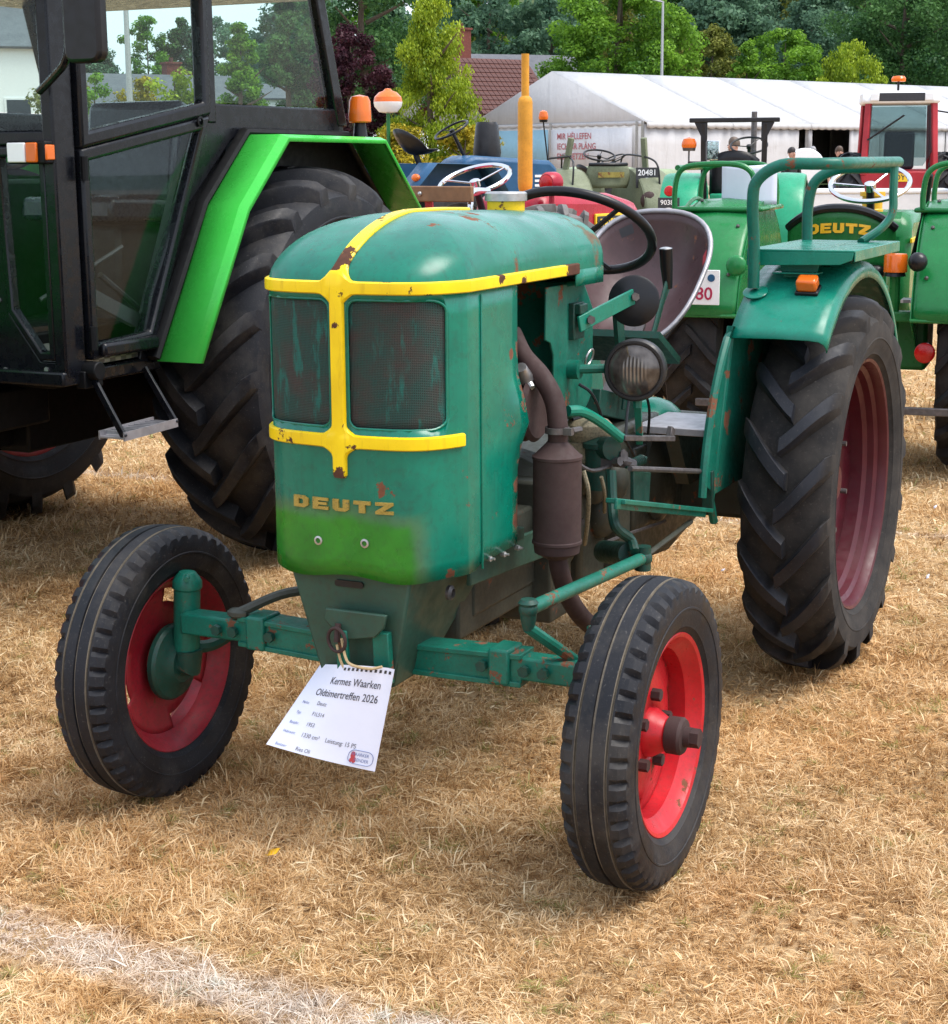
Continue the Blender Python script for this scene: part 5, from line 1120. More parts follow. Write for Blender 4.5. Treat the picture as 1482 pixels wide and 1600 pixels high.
beacon_post(Rb, (-.30, .50, 1.45), (-.30, .50, 1.60), .085, base='dark_steel'); MB().tube([(-.30, .34, 1.47), (-.30, .51, 1.47)], .012, 8).build('beacon_arm', M['black_metal'], Rb)
mi = MB().tube([(-.20, .36, 1.30), (-.20, .34, 1.50)], .010, 8).build('mirror_arm', M['black_metal'], Rb); MB().box((-.215, .25, 1.60), (.02, .17, .22)).build('mirror_glass', M['mirror_glass'], mi, bevel=.02)
# ---------------------------------------------- red tractor with a cab, and the white box hung behind it
Cr = tag(empty('red_cab_tractor', G(7.55, 30.5), heading(10)), 'red tractor with glazed cab, white roof and work lamps beside the marquee', 'tractor')
wheels(Cr, 0, 1.6, .80, .22, .45, .05, 16, 'cab_red'); wheels(Cr, 2.3, 1.5, .5, .14, .28, .035, 16, 'cab_red', 'rubber_dusty', 'front_wheel')
b = MB(); b.box((.3, 0, .95), (1.6, 1.15, .7)); b.box((-.2, 0, 1.02), (.9, 1.3, .5)); b.build('lower_cab', M['cab_red'], Cr, bevel=.03)
b = MB(); b.prism([(.9, .8), (.9, 1.5), (2.4, 1.4), (2.6, 1.2), (2.6, .7)], 'y', -.35, .35); b.build('hood', M['cab_red'], Cr, bevel=.06)
for s_ in (1, -1):
    MB().bar((-.62, s_*.60, 1.2), (-.52, s_*.55, 2.42), .10, .10).build('cab_post', M['cab_red'], Cr, bevel=.01); MB().bar((.75, s_*.62, 1.2), (.65, s_*.58, 2.42), .08, .08).build('cab_post', M['cab_red'], Cr, bevel=.01)
    MB().poly([(-.52, s_*.58, 1.35), (.70, s_*.61, 1.35), (.62, s_*.57, 2.40), (-.48, s_*.55, 2.40)]).build('side_pane', M['smoked_glass'], Cr, solid=.006, smooth=0)
    MB().box((-.62, s_*.46, 2.53), (.06, .15, .13)).build('work_lamp', M['white_paint'], Cr, bevel=.012)
b = MB(); b.prism([(-.62, 2.42), (.80, 2.42), (.76, 2.52), (.55, 2.64), (-.45, 2.64), (-.60, 2.54)], 'y', -.66, .66); b.build('cab_roof', M['white_paint'], Cr, bevel=.05); MB().box((-.605, 0, 2.53), (.04, .78, .14)).build('roof_grille', M['ink'], Cr, bevel=.01)
MB().poly([(-.62, .55, 1.36), (-.62, -.40, 1.36), (-.62, -.55, 1.60), (-.54, -.52, 2.40), (-.54, .52, 2.40)]).build('rear_pane', M['smoked_glass'], Cr, solid=.006, smooth=0); MB().poly([(.74, .55, 1.5), (.74, -.55, 1.5), (.66, -.52, 2.40), (.66, .52, 2.40)]).build('windscreen', M['smoked_glass'], Cr, solid=.006, smooth=0)
MB().tube([(-.66, .56, 1.80), (-.62, -.05, 2.22)], .018, 6).build('wiper', M['black_plastic'], Cr)
b = MB(); b.prism([(.0, 1.3), (.0, 1.45), (-.35, 1.45), (-.40, 1.95), (-.50, 1.95), (-.48, 1.3)], 'y', -.26, .26); b.build('driver_seat', M['seat_vinyl'], Cr, bevel=.05)
MB().tube([(-.3, .05, 2.64), (-.3, .05, 2.80)], .02, 8).build('beacon_post', M['black_plastic'], Cr); MB().lathe([(0, 0), (.12, 0), (.125, .05), (.10, .09), (0, .10)], (-.3, .05, 2.80), 'z', 20).build('beacon_dome', M['amber'], Cr)
white_plate(Cr, (-.66, -.02, 1.16), .34, .14, [('OY', 0, .13)], False, ink=M['ink']).data.materials[0] = M['plate_yellow']
for s_ in (-1,): MB().box((-.1, s_*.98, 2.05), (.06, .14, .34)).build('mirror', M['cab_red'], Cr, bevel=.02); MB().tube([(-.1, s_*.95, 2.25), (.2, s_*.62, 2.32)], .014, 6).build('mirror_arm', M['black_plastic'], Cr)
wb = empty('transport_box', G(5.75, 24.5), heading(8)); tag(wb, 'white boxy transport crate with a flat lid behind the red cab tractor', 'crate')
b = MB(); b.box((.5, 0, .50), (1.0, 2.2, 1.0)); b.build('crate_body', M['white_paint'], wb, bevel=.02); b = MB(); b.box((.5, 0, 1.03), (1.04, 2.24, .06)); b.build('crate_lid', M['white_paint'], wb, bevel=.02)
# ---------------------------------------------- blue machine cut by the right edge
Bm = tag(empty('blue_trailer', G(7.95, 24.5), heading(30)), 'pale blue high sided farm trailer at the right edge of the picture', 'trailer')
plain('pale_blue', (.20, .38, .60), .5); wheels(Bm, 0, 1.5, .45, .12, .25, .03, 16, 'farm_blue')
b = MB(); b.box((0, 0, 1.20), (2.2, 1.5, .06)); b.box((0, .74, 1.5), (2.2, .04, .6)); b.box((0, -.74, 1.5), (2.2, .04, .6)); b.box((1.08, 0, 1.5), (.04, 1.5, .6)); b.box((-1.08, 0, 1.5), (.04, 1.5, .6)); b.build('trailer_body', M['pale_blue'], Bm, bevel=.01)
b = MB(); b.box((0, 0, .95), (2.0, .8, .42)); b.tube([(1.0, 0, .8), (2.0, 0, .55)], .05, 8); b.build('trailer_chassis', M['black_metal'], Bm)
# ================================================================== ground, tent, houses, trees
def ground_mat():
    t = NT('dry_ground'); P = t.tc()
    a = t.noise(1.1, 5, .6); b_ = t.noise(14, 6, .7); c = t.mix(t.ramp(a, .3, .7), (.42, .265, .125), (.56, .38, .20)); c = t.mix(t.math('MULTIPLY', t.ramp(b_, .45, .70), .65), c, (.20, .115, .055))
    st = t.noise(90, 4, .7); c = t.mix(t.math('MULTIPLY', t.ramp(st, .5, .70), .7), c, (.62, .47, .28))
    x, y, z = t.xyz()
    far = t.n('VectorMath', operation='DISTANCE'); t.l(P, far.inputs[0]); far.inputs[1].default_value = (CAM.x, CAM.y, 0)
    road = t.maprange(far.outputs['Value'], 30, 36, 0, 1); c = t.mix(t.math('MULTIPLY', road, .8), c, (.46, .33, .22))
    gr = t.maprange(far.outputs['Value'], 84, 92, 0, 1); c = t.mix(gr, c, (.07, .10, .03))
    t.bump(t.math('ADD', t.noise(30, 5, .7), t.math('MULTIPLY', t.noise(140, 3), .5)), .8, .03); M['ground'] = t.fin(c, .95, 0, .2)
ground_mat()
rows = []
for i in range(41):
    row = []; d = -40+ (i/40)**1.6*840
    for j in range(41):
        r = (-1+2*j/40)*(90+max(0, d)*.75)
        h = 0
        if d > 105:
            k = max(0, min(1, (r+.05*d+20)/90)); k = k*k*(3-2*k)
            h = (d-105)*(.028+.12*k)*min(1, (d-105)/60); h = min(h, 60)
        row.append(G(r, d, h))
    rows.append(row)
g = MB().grid(rows).build('ground', M['ground'], smooth=60); g['kind'] = 'structure'
def ground_h(r, d):
    if d <= 105: return 0
    k = max(0, min(1, (r+.05*d+20)/90)); k = k*k*(3-2*k); return min((d-105)*(.028+.12*k)*min(1, (d-105)/60), 60)
# ---------------------------------------------- marquee
def cloth(name, col, rough=.6):
    t = NT(name); c = t.mix(t.ramp(t.noise(.6, 4), .3, .7), tuple(x*.93 for x in col), col); t.bump(t.math('ADD', t.noise(1.1, 4), t.math('MULTIPLY', t.noise(1, 3, .5, t.scaled((3.5, 3.5, .5))), .8)), .5, .10); c = t.mix(t.math('MULTIPLY', t.ramp(t.noise(1, 5, .7, t.scaled((2.2, 2.2, .35))), .5, .75), .22), c, (.22, .21, .19)); M[name] = t.fin(c, rough, 0, .4); return M[name]
cloth('tent_roof', (.44, .44, .445), .5); cloth('tent_wall', (.50, .50, .51)); cloth('banner_blue', (.24, .44, .56)); cloth('banner_white', (.58, .59, .62))
LD = Vector((.762, .648)).normalized(); WDv = Vector((-.648, .762)).normalized(); E1 = Vector((7.0, 70.0)); TW = 11.0; TL = 42.0; ZE, ZR = 2.98, 5.16
def TP(a, w, z):      # along the long side, across the width, height
    p = E1+LD*a+WDv*w; return G(p.x, p.y, z)
Tn = tag(empty('marquee', TP(TL/2, TW/2, 0)), 'long white marquee with pitched roof and gable end facing the tractors', 'tent')
TNL = -Vector(Tn.location)
def tb(b, name, m, parent=None, **k):
    o = b.build(name, m, parent or Tn, **k)
    if parent is None: o.location = TNL
    return o
nb = 8; bay = TL/nb
for s_ in (0, 1):
    for k in range(nb):
        rows = []
        for i in range(5):
            u = i/4; w = (-.15+(TW/2+.15)*u) if s_ == 0 else TW-(-.15+(TW/2+.15)*u)
            rows.append([TP(k*bay+bay*j/4, w, ZE-.06+(ZR-ZE+.06)*u-.05*math.sin(math.pi*j/4)*math.sin(math.pi*u)) for j in range(5)])
        tb(MB().grid(rows), 'roof_panel', M['tent_roof'], solid=.02, smooth=40)
for k in range(nb):     # scalloped valance and wall panels of the near long side; one bay open
    rows = [[TP(k*bay+bay*j/40, -.16, ZE-.04-(.0 if i == 0 else .20+.05*abs(math.sin(math.pi*j/40*10)))) for j in range(41)] for i in range(2)]
    tb(MB().grid(rows), 'valance', M['tent_roof'], solid=.01)
    spans = [(0, bay)] if k != 2 else [(0, .25), (3.0, 5.2)]
    if k == 1: spans = [(0, bay-.7)]
    for a, c in spans:
        rows = [[TP(k*bay+a+(c-a)*j/16, -.02+.035*math.sin(j*2.2+k), z) for j in range(17)] for z in (.05, 1.0, 2.0, ZE-.12)]
        tb(MB().grid(rows), 'wall_panel', M['tent_wall'], solid=.01, smooth=60)
    rows = [[TP(k*bay+bay*j/4, TW, z) for j in range(5)] for z in (.05, ZE)]
    tb(MB().grid(rows), 'wall_panel', M['tent_wall'], solid=.01)
for k in range(nb+1):
    for w in (.06, TW-.06): tb(MB().bar(TP(k*bay, w, 0), TP(k*bay, w, ZE), .12, .10, (1, 0, 0)), 'tent_post', M['steel'])
    if k in (0, nb) or k in (2, 3):
        for w0, w1 in ((0, TW/2), (TW, TW/2)): tb(MB().bar(TP(k*bay+.1, w0, ZE-.08), TP(k*bay+.1, w1, ZR-.1), .1, .12), 'rafter', M['steel'])
for a in (0, TL):
    tb(MB().poly([TP(a, 0, ZE), TP(a, TW, ZE), TP(a, TW/2, ZR)]), 'gable_sheet', M['tent_wall'], solid=.01)
    tb(MB().poly([TP(a, 0, .05), TP(a, TW, .05), TP(a, TW, ZE), TP(a, 0, ZE)]), 'end_wall', M['tent_wall'], solid=.01)
rows = [[TP(-.03, TW*j/60, ZE-.0-(.0 if i == 0 else .14+.05*abs(math.sin(math.pi*j/60*20)))) for j in range(61)] for i in range(2)]
tb(MB().grid(rows), 'valance', M['tent_wall'], solid=.01)
for w in (.35, TW/2, TW-.35): tb(MB().bar(TP(-.06, w, 0), TP(-.06, w, ZE), .10, .06, (1, 0, 0)), 'gable_post', M['steel'])
def TV(a, w): return (LD*a+WDv*w)
rdir = Vector((HR.x*(-WDv.x)+HD.x*(-WDv.y), HR.y*(-WDv.x)+HD.y*(-WDv.y), 0))   # reading direction on the gable: towards the near corner
def gable_banner(name, w0, w1, z0, z1, m):
    b = MB(); rows = [[TP(-.12-.02*math.sin(j*1.3), w0+(w1-w0)*j/12, z) for j in range(13)] for z in (z0, z1)]; return b.grid(rows).build(name, m, None, solid=.01)
plain('ink_faded', (.42, .13, .15), .7, var=.1)
ba = gable_banner('banner', 5.4, .55, .7, 2.72, M['banner_white']); tag(ba, 'white banner with three lines of red capitals on the marquee gable', 'banner')
for i, tx in enumerate(('MIR HËLLEFEN', 'IECH ÄR PLÄNG', 'EMZESETZEN')):
    lettering('banner_text', tx, .36, M['ink_faded'], ba, TP(-.155, 5.0, 2.42-i*.42), rdir, (0, 0, 1), .002, .004, 'LEFT', .92)
bb2 = gable_banner('banner', 10.6, 5.6, .7, 2.72, M['banner_blue']); tag(bb2, 'plain light blue banner on the left half of the marquee gable', 'banner')
# patterned white fence sheet left of the tent
fb = MB().grid([[G(-6.5+6.0*j/10, 66+.6*j, z) for j in range(11)] for z in (.2, 2.55)]).build('fence_banner', M['banner_white'], None, solid=.01); tag(fb, 'white fence sheet with a row of dark arched marks left of the marquee', 'banner')
for j in range(11):
    c = G(-6.0+.5*j, 65.93+.05*j, 2.1); b = MB()
    b.tube([c+Vector((HR.x*x, HR.y*x, z)) for x, z in ((-.16, -.16), (-.12, .12), (.12, .12), (.16, -.16))], .035, 6); b.build('printed_arch', M['ink'], fb)
# furniture at the tent mouth
wd_ = MB().lathe([(0, -.18), (.46, -.18), (.48, -.1), (.48, .1), (.46, .18), (0, .18)], G(8.05, 41.5, 1.25), (HD.x*-1, HD.y*-1, 0), 36).build('white_drum', M['white_paint'], None, bevel=.02); tag(wd_, 'round white drum shape standing by the marquee opening', 'drum')
# ---------------------------------------------- people at the marquee
def person(name, label, pos, rz, h, shirt, legs, hair, arm=0.):
    k = h/1.76
    J = {'pel': (0, 0, .95), 'ch': (0, 0, 1.20), 'sh': (0, 0, 1.42), 'nk': (.01, 0, 1.50), 'hd': (.02, 0, 1.60), 'ht': (.015, 0, 1.68),
         'lh': (0, .09, .90), 'lk': (.02, .10, .50), 'la': (0, .10, .08), 'lt': (.13, .11, .04), 'rh': (0, -.09, .90), 'rk': (.03, -.10, .50), 'ra': (0, -.10, .08), 'rt': (.13, -.11, .04),
         'ls': (0, .19, 1.42), 'le': (.02, .25, 1.15), 'lw': (.14+arm, .22, .95+arm*.8), 'lf': (.20+arm, .21, .90+arm), 'rs': (0, -.19, 1.42), 're': (.0, -.25, 1.15), 'rw': (.08, -.24, .92), 'rf': (.11, -.24, .84)}
    Rd = {'pel': .15, 'ch': .15, 'sh': .13, 'nk': .058, 'hd': .092, 'ht': .075, 'lh': .10, 'lk': .065, 'la': .045, 'lt': .035, 'rh': .10, 'rk': .065, 'ra': .045, 'rt': .035, 'ls': .065, 'le': .046, 'lw': .032, 'lf': .036, 'rs': .065, 're': .046, 'rw': .032, 'rf': .036}
    E = [('pel', 'ch'), ('ch', 'sh'), ('sh', 'nk'), ('nk', 'hd'), ('hd', 'ht'), ('pel', 'lh'), ('lh', 'lk'), ('lk', 'la'), ('la', 'lt'), ('pel', 'rh'), ('rh', 'rk'), ('rk', 'ra'), ('ra', 'rt'), ('sh', 'ls'), ('ls', 'le'), ('le', 'lw'), ('lw', 'lf'), ('sh', 'rs'), ('rs', 're'), ('re', 'rw'), ('rw', 'rf')]
    ks = list(J); me = bpy.data.meshes.new('person'); me.from_pydata([Vector(J[a])*k for a in ks], [(ks.index(a), ks.index(c)) for a, c in E], [])
    o = bpy.data.objects.new(name, me); COL.objects.link(o); o.modifiers.new('skin', 'SKIN'); o.modifiers.new('sub', 'SUBSURF').levels = 2; o.modifiers['sub'].render_levels = 2
    for i, a in enumerate(ks): me.skin_vertices[0].data[i].radius = (Rd[a]*k*(.8 if a in ('pel', 'ch', 'sh') else 1), Rd[a]*k); me.skin_vertices[0].data[i].use_root = (i == 0)
    dg = bpy.context.evaluated_depsgraph_get(); dg.update(); m2 = bpy.data.meshes.new_from_object(o.evaluated_get(dg)); o.modifiers.clear(); o.data = m2
    m2.polygons.foreach_set('use_smooth', [True]*len(m2.polygons))
    t = NT(name+'_clothes'); x, y, z = t.xyz(); c = t.mix(t.math('GREATER_THAN', z, .93*k), legs, shirt); c = t.mix(t.math('GREATER_THAN', z, 1.475*k), c, (.45, .25, .18))
    wr = t.math('MULTIPLY', t.math('LESS_THAN', z, 1.1*k), t.math('GREATER_THAN', t.math('ABSOLUTE', y), .20*k)); c = t.mix(wr, c, (.45, .25, .18)); c = t.mix(t.math('LESS_THAN', z, .07), c, (.03, .03, .03)); t.bump(t.noise(20, 3), .3, .02); t.fin(c, .8); m2.materials.append(t.m)
    o.location = pos; o.rotation_euler = (0, 0, rz); tag(o, label, 'person')
    hm = plain(name+'_hair', hair, .6); b = MB(); rows = []
    for i in range(9):
        p = math.pi*.62*i/8; rows.append([(.012*k-.012+.103*k*math.sin(p)*math.cos(a)*(1.0 if math.cos(a) < .3 else .9), .092*k*math.sin(p)*math.sin(a), 1.655*k+.115*k*math.cos(p)+(.02 if math.cos(a) > .4 else 0)*math.sin(p)) for a in [2*math.pi*j/20 for j in range(20)]])
    b.grid(rows, closed=True).build('hair', hm, o, smooth=60)
    b = MB(); b.tube([(.105*k, 0, 1.625*k), (.125*k, 0, 1.60*k), (.105*k, 0, 1.59*k)], .012, 8)
    for s_ in (1, -1): b.ball((.012, s_*.094*k, 1.61*k), .022, 8, (.6, .4, 1))
    b.build('nose_and_ears', plain(name+'_skin', (.45, .25, .18), .6), o)
    b = MB()
    for s_ in (1, -1): b.ball((.100*k, s_*.034*k, 1.632*k), .011, 8)
    b.box((.108*k, 0, 1.562*k), (.01, .045, .008)); b.build('eyes_and_mouth', M['ink'], o)
person('person', 'man in dark grey shirt standing behind the roll bar tractor', G(4.50, 29.5), heading(-120), 1.86, (.06, .065, .07), (.05, .06, .09), (.10, .07, .05), .05)
person('person', 'person in black top with dark hair standing by the marquee opening', G(7.35, 39.5), heading(150), 1.74, (.012, .012, .014), (.03, .03, .04), (.015, .01, .01))
person('person', 'person in pale blue shirt with sunglasses on the head beside the marquee', G(8.55, 40.0), heading(170), 1.76, (.55, .66, .72), (.06, .08, .14), (.06, .035, .02), .05)
person('person', 'person in black with patterned cap standing inside the marquee mouth', G(8.72, 44.0), heading(160), 1.78, (.015, .015, .017), (.02, .02, .02), (.25, .25, .26))
# ---------------------------------------------- houses
def tile_mat(name, a, c):
    t = NT(name); t.bump(t.noise(9, 4), .3, .05); M[name] = t.fin(t.mix(t.ramp(t.noise(2.5, 5, .7), .3, .7), a, c), .75)
tile_mat('clay_tile', (.045, .014, .012), (.105, .032, .022)); tile_mat('slate', (.07, .075, .09), (.12, .125, .14)); plain('render_wall', (.40, .385, .35), .9); plain('brick_red', (.15, .042, .030), .9, var=.3, scale=8); plain('dark_timber', (.045, .032, .028), .8)
plain('pane_dark', (.03, .035, .045), .1)
def house(name, label, r, d, rz, L, Wd, he, hr, rm, wm, tiles=True, ov=.5, chim=None):
    h = tag(empty(name, G(r, d), rz), label, 'house'); w = MB()
    w.prism([(-Wd/2, 0), (Wd/2, 0), (Wd/2, he), (0, hr-.15), (-Wd/2, he)], 'x', -L/2, L/2); w.build('wall', wm, h)
    sl = math.atan2(hr-he, Wd/2); SL = (Wd/2)/math.cos(sl)+ov
    for s_ in (1, -1):
        n_r = 12 if tiles else 1
        base = MB().prism([(-L/2-ov, 0), (L/2+ov, 0), (L/2+ov, SL), (-L/2-ov, SL)], 'z', -.10, 0).build('roof', rm, h); base.location = (0, 0, hr); base.rotation_euler = (0, 0, 0)
        mt = Matrix.Translation((0, 0, hr)) @ Matrix.Rotation(-s_*sl, 4, 'X') @ Matrix.Scale(s_, 4, (0, 1, 0)); base.matrix_local = mt
        if tiles and s_ == tiles:
            tm = MB().box((0, 0, 0), (.24, .40, .05), (.10, 0, 0)).mesh('roof_tile', 0); tm.materials.append(rm); cols = int((L+2*ov)/.27); ct = 0; rest = MB()
            for iy in range(int(SL/.34)):
                for ix in range(cols):
                    x_ = -L/2-ov+.135+ix*.27; y_ = .17+iy*.34
                    if ct < 290: o = bpy.data.objects.new('roof_tile', tm); COL.objects.link(o); o.parent = base; o.location = (x_, y_, .03); ct += 1
                    else: rest.box((x_, y_, .03), (.24, .40, .05), (.10, 0, 0))
            if rest.v:
                o = rest.build('roof_tiles', rm, base, smooth=0); o['kind'] = 'stuff'
    for s_ in (1, -1):
        for yy in (-Wd/4, Wd/4):
            wn_ = MB().box((s_*(L/2+.02), yy, he*.55), (.06, 1.0, 1.2)).build('window', M['white_paint'], h, bevel=.01); MB().box((s_*(L/2+.045), yy, he*.55), (.04, .84, 1.04)).build('pane', M['pane_dark'], wn_)
        for xx in (-L/4, L/4):
            wn_ = MB().box((xx, s_*(Wd/2+.02), he*.55), (1.0, .06, 1.2)).build('window', M['white_paint'], h, bevel=.01); MB().box((xx, s_*(Wd/2+.045), he*.55), (.84, .04, 1.04)).build('pane', M['pane_dark'], wn_)
    if chim:
        x_, y_, z0, z1, sz = chim; c = MB().box((x_, y_, (z0+z1)/2), (sz, sz, z1-z0)).build('chimney', M['brick_red'], h); MB().box((x_, y_, z1+.05), (sz+.14, sz+.14, .10)).build('chimney_cap', M['brick_red'], c); MB().tube([(x_, y_, z1+.1), (x_, y_, z1+.35)], .12, 10).build('chimney_pot', M['clay_tile'], c)
    return h
house('house', 'house with red tiled roof and brick chimney behind the yellow green tree', .75, 83, heading(58), 3.6, 6.0, 3.6, 6.15, M['clay_tile'], M['render_wall'], -1, .45)
house('house', 'small red roofed house with tall brick chimney half hidden by the tiled house', -.65, 92, heading(50), 3.4, 6.0, 4.2, 6.6, M['clay_tile'], M['render_wall'], 0, .4, (.35, .25, 5.6, 8.2, .75))
house('house', 'grey slate roofed house behind the red tiled house', 3.0, 104, heading(70), 6.0, 7.0, 5.0, 7.6, M['slate'], M['render_wall'], 0, .4)
house('house', 'pale house with dark slate roof and chimney seen through the cab window', -17.0, 92, heading(60), 8.0, 8.0, 4.2, 6.0, M['slate'], M['render_wall'], 0, .5, (1.5, 1.0, 5.2, 6.6, .8))
house('house', 'long flat pale building behind the bushes seen through the cab window', -20.5, 112, heading(80), 16.0, 8.0, 5.4, 6.4, M['slate'], M['white_paint'], 0, .3, (2, 1, 5.6, 7.0, .8))
house('house', 'white walled house beyond the windscreen of the big green tractor', -19.5, 66, heading(70), 7.0, 8.0, 5.8, 8.6, M['slate'], M['white_paint'], 0, .4)
# ---------------------------------------------- street lamps
def street_lamp(label, r, d, h, arm):
    p = G(r, d); o = tag(empty('street_lamp', p), label, 'street lamp', 'street lamps'); MB().tube([(0, 0, 0), (0, 0, h*.5), (0, 0, h)], [.10, .08, .055], 12).build('pole', M['steel'], o)
    a = Vector((HR.x*arm, HR.y*arm, .15)); MB().tube([(0, 0, h-.03), a+Vector((0, 0, h))], .045, 8).build('arm', M['steel'], o)
    e = a+Vector((0, 0, h)); MB().tube([e-a*.1, e+a*.2, e+a*.55], [.08, .17, .10], 12, squash=((0, 0, 1), .6, 1)).build('lamp_head', M['white_paint'], o)
street_lamp('pale grey street lamp rising above the marquee roof', 9.66, 88, 9.22, -.72)
street_lamp('slim grey street lamp seen through the big tractor cab window', -8.6, 43.5, 6.2, -.6)
# ---------------------------------------------- trees
def leaf_mat(name, a, c, tr=.35):
    t = NT(name); t.t.nodes.remove(t.b); at_ = t.n('Attribute', attribute_name='tone'); col = t.mix(at_.outputs['Fac'], a, c)
    d = t.n('BsdfDiffuse'); t.l(col, d.inputs[0]); tl = t.n('BsdfTranslucent'); t.l(col, tl.inputs[0]); gl = t.n('BsdfGlossy'); gl.inputs['Roughness'].default_value = .45; t.l(t.mix(.5, col, (.5, .5, .5)), gl.inputs[0])
    m1 = t.n('MixShader'); m1.inputs[0].default_value = tr; t.l(d.outputs[0], m1.inputs[1]); t.l(tl.outputs[0], m1.inputs[2]); m2 = t.n('MixShader'); m2.inputs[0].default_value = .05; t.l(m1.outputs[0], m2.inputs[1]); t.l(gl.outputs[0], m2.inputs[2]); t.l(m2.outputs[0], t.o.inputs[0]); M[name] = t.m
leaf_mat('leaf_lime', (.11, .19, .010), (.40, .50, .035), .4); leaf_mat('leaf_green', (.045, .13, .015), (.23, .43, .040), .45); leaf_mat('leaf_dark', (.028, .085, .030), (.11, .235, .065), .45); leaf_mat('leaf_purple', (.022, .008, .014), (.085, .028, .040))
leaf_mat('leaf_olive', (.07, .10, .018), (.25, .26, .05), .4); leaf_mat('leaf_forest_haze', (.050, .115, .075), (.17, .30, .175), .45); leaf_mat('leaf_yellow', (.15, .15, .012), (.48, .38, .03)); plain('bark', (.10, .075, .055), .95, var=.3, scale=20)  # forest leaves paled and blued in their colour, standing in for distance haze
def foliage_mesh(name, clumps, n, leaf, m, seed, droop=0.):
    """clumps: (x, y, z, rx, rz, tone); n leaves in all, scattered through the clump volumes, denser to the outside"""
    R_ = np.random.default_rng(seed); C_ = np.array(clumps); vol = C_[:, 3]**2; idx = R_.choice(len(C_), n, p=vol/vol.sum()); c = C_[idx]
    dv = R_.normal(size=(n, 3)); dv /= np.linalg.norm(dv, axis=1)[:, None]; rad = R_.random(n)**.42
    pos = c[:, :3]+dv*rad[:, None]*np.stack([c[:, 3], c[:, 3], c[:, 4]], 1); pos[:, 2] -= droop*R_.random(n)**2
    nr = dv*.7+R_.normal(size=(n, 3))*.6+np.array([0, 0, .45]); nr /= np.linalg.norm(nr, axis=1)[:, None]
    a = np.cross(nr, R_.normal(size=(n, 3))); a /= np.linalg.norm(a, axis=1)[:, None]; b_ = np.cross(nr, a); s_ = leaf*(.55+.9*R_.random(n))[:, None]
    if droop: a = a*.5+np.array([0, 0, -1.])*.8; a /= np.linalg.norm(a, axis=1)[:, None]
    v = np.stack([pos-a*s_*.5, pos+b_*s_*.30+nr*s_*.06, pos+a*s_*.5, pos-b_*s_*.30+nr*s_*.06], 1).reshape(-1, 3)
    me = bpy.data.meshes.new(name); me.vertices.add(n*4); me.vertices.foreach_set('co', v.ravel()); me.loops.add(n*4); me.loops.foreach_set('vertex_index', np.arange(n*4)); me.polygons.add(n); me.polygons.foreach_set('loop_start', np.arange(0, n*4, 4)); me.update(calc_edges=True)
    tone = np.clip(c[:, 5]+R_.normal(size=n)*.22, 0, 1); at_ = me.attributes.new('tone', 'FLOAT', 'FACE'); at_.data.foreach_set('value', tone.astype(np.float32)); me.materials.append(m); return me
def crown(shape, h0, h1, rad, nc, seed, cl=.30):
    """clump list for a crown of a given silhouette between heights h0 and h1"""
    r_ = random.Random(seed); out = []
    for _ in range(nc):
        t = r_.random()
        if shape == 'cone': k = (1-t)**.75+.06
        elif shape == 'round': k = math.sqrt(max(.02, 1-(2*t-1)**2))
        elif shape == 'egg': k = math.sin(math.pi*min(1, t*.92+.08))**.6
        else: k = .55+.45*math.sin(math.pi*t)
        a = r_.random()*2*math.pi; q = math.sqrt(r_.random())*.92+.05; rr = rad*k*min(1, q*(1+.18*math.sin(3*a+seed)))
        c = rad*cl*(.6+.7*r_.random())*(.6+.4*k); out.append((rr*math.cos(a), rr*math.sin(a), h0+(h1-h0)*t, c, c*.75, .15+.7*r_.random()))
    return out
def limbs(h0, h1, rad, r0, n, seed):
    r_ = random.Random(seed); b = MB(); b.tube([(0, 0, 0), (.05*rad, .03*rad, h0*.6), (0, 0, h0), (.06*rad, -.04*rad, (h0+h1)/2), (0, 0, h1*.93)], [r0, r0*.8, r0*.7, r0*.4, r0*.08], 10)
    for i in range(n):
        t = .15+.7*i/n; z = h0+(h1-h0)*t*.8; a = i*2.4+r_.random(); L = rad*(.5+.35*r_.random()); b.tube([(0, 0, z), (L*.5*math.cos(a), L*.5*math.sin(a), z+L*.25), (L*math.cos(a), L*math.sin(a), z+L*.55)], [r0*.35, r0*.2, r0*.05], 6)
    return b
def tree(name, label, r, d, h0, h1, rad, shape, lm, n, leaf, nc, seed, group=None, z=None, cl=.30, droop=0., cat='tree'):
    o = tag(empty(name, G(r, d, ground_h(r, d) if z is None else z)), label, cat, group); limbs(max(.3, h0), h1, rad, .05+.022*h1, 9, seed).build('trunk', M['bark'], o)
    me = foliage_mesh('crown', crown(shape, h0, h1, rad, nc, seed, cl), n, leaf, M[lm], seed, droop); c = bpy.data.objects.new('crown', me); COL.objects.link(c); c.parent = o; return o
tree('lime_green_tree', 'feathery yellow green tree left of the red tiled house', -1.35, 60, .9, 7.1, 2.15, 'cone', 'leaf_lime', 46000, .105, 170, 3, droop=.30, cl=.22)
tree('purple_tree', 'dark purple leaved tree right of the big tractor cab', -4.3, 62, 1.0, 6.1, 1.6, 'round', 'leaf_purple', 22000, .11, 90, 5, cl=.24)
tree('broadleaf_tree', 'tall dark green tree behind the purple tree', -4.6, 76, 2.0, 12.8, 3.3, 'egg', 'leaf_dark', 32000, .17, 150, 8, cl=.24)
tree('broadleaf_tree', 'dark green tree behind the rear cab window, left of the purple tree', -6.9, 66, 1.0, 8.0, 1.7, 'egg', 'leaf_dark', 20000, .14, 90, 9, cl=.26)
tree('conical_tree', 'cone shaped green tree seen through the rear cab window', -7.15, 54, .6, 5.7, 1.2, 'cone', 'leaf_green', 20000, .10, 90, 11, cl=.24)
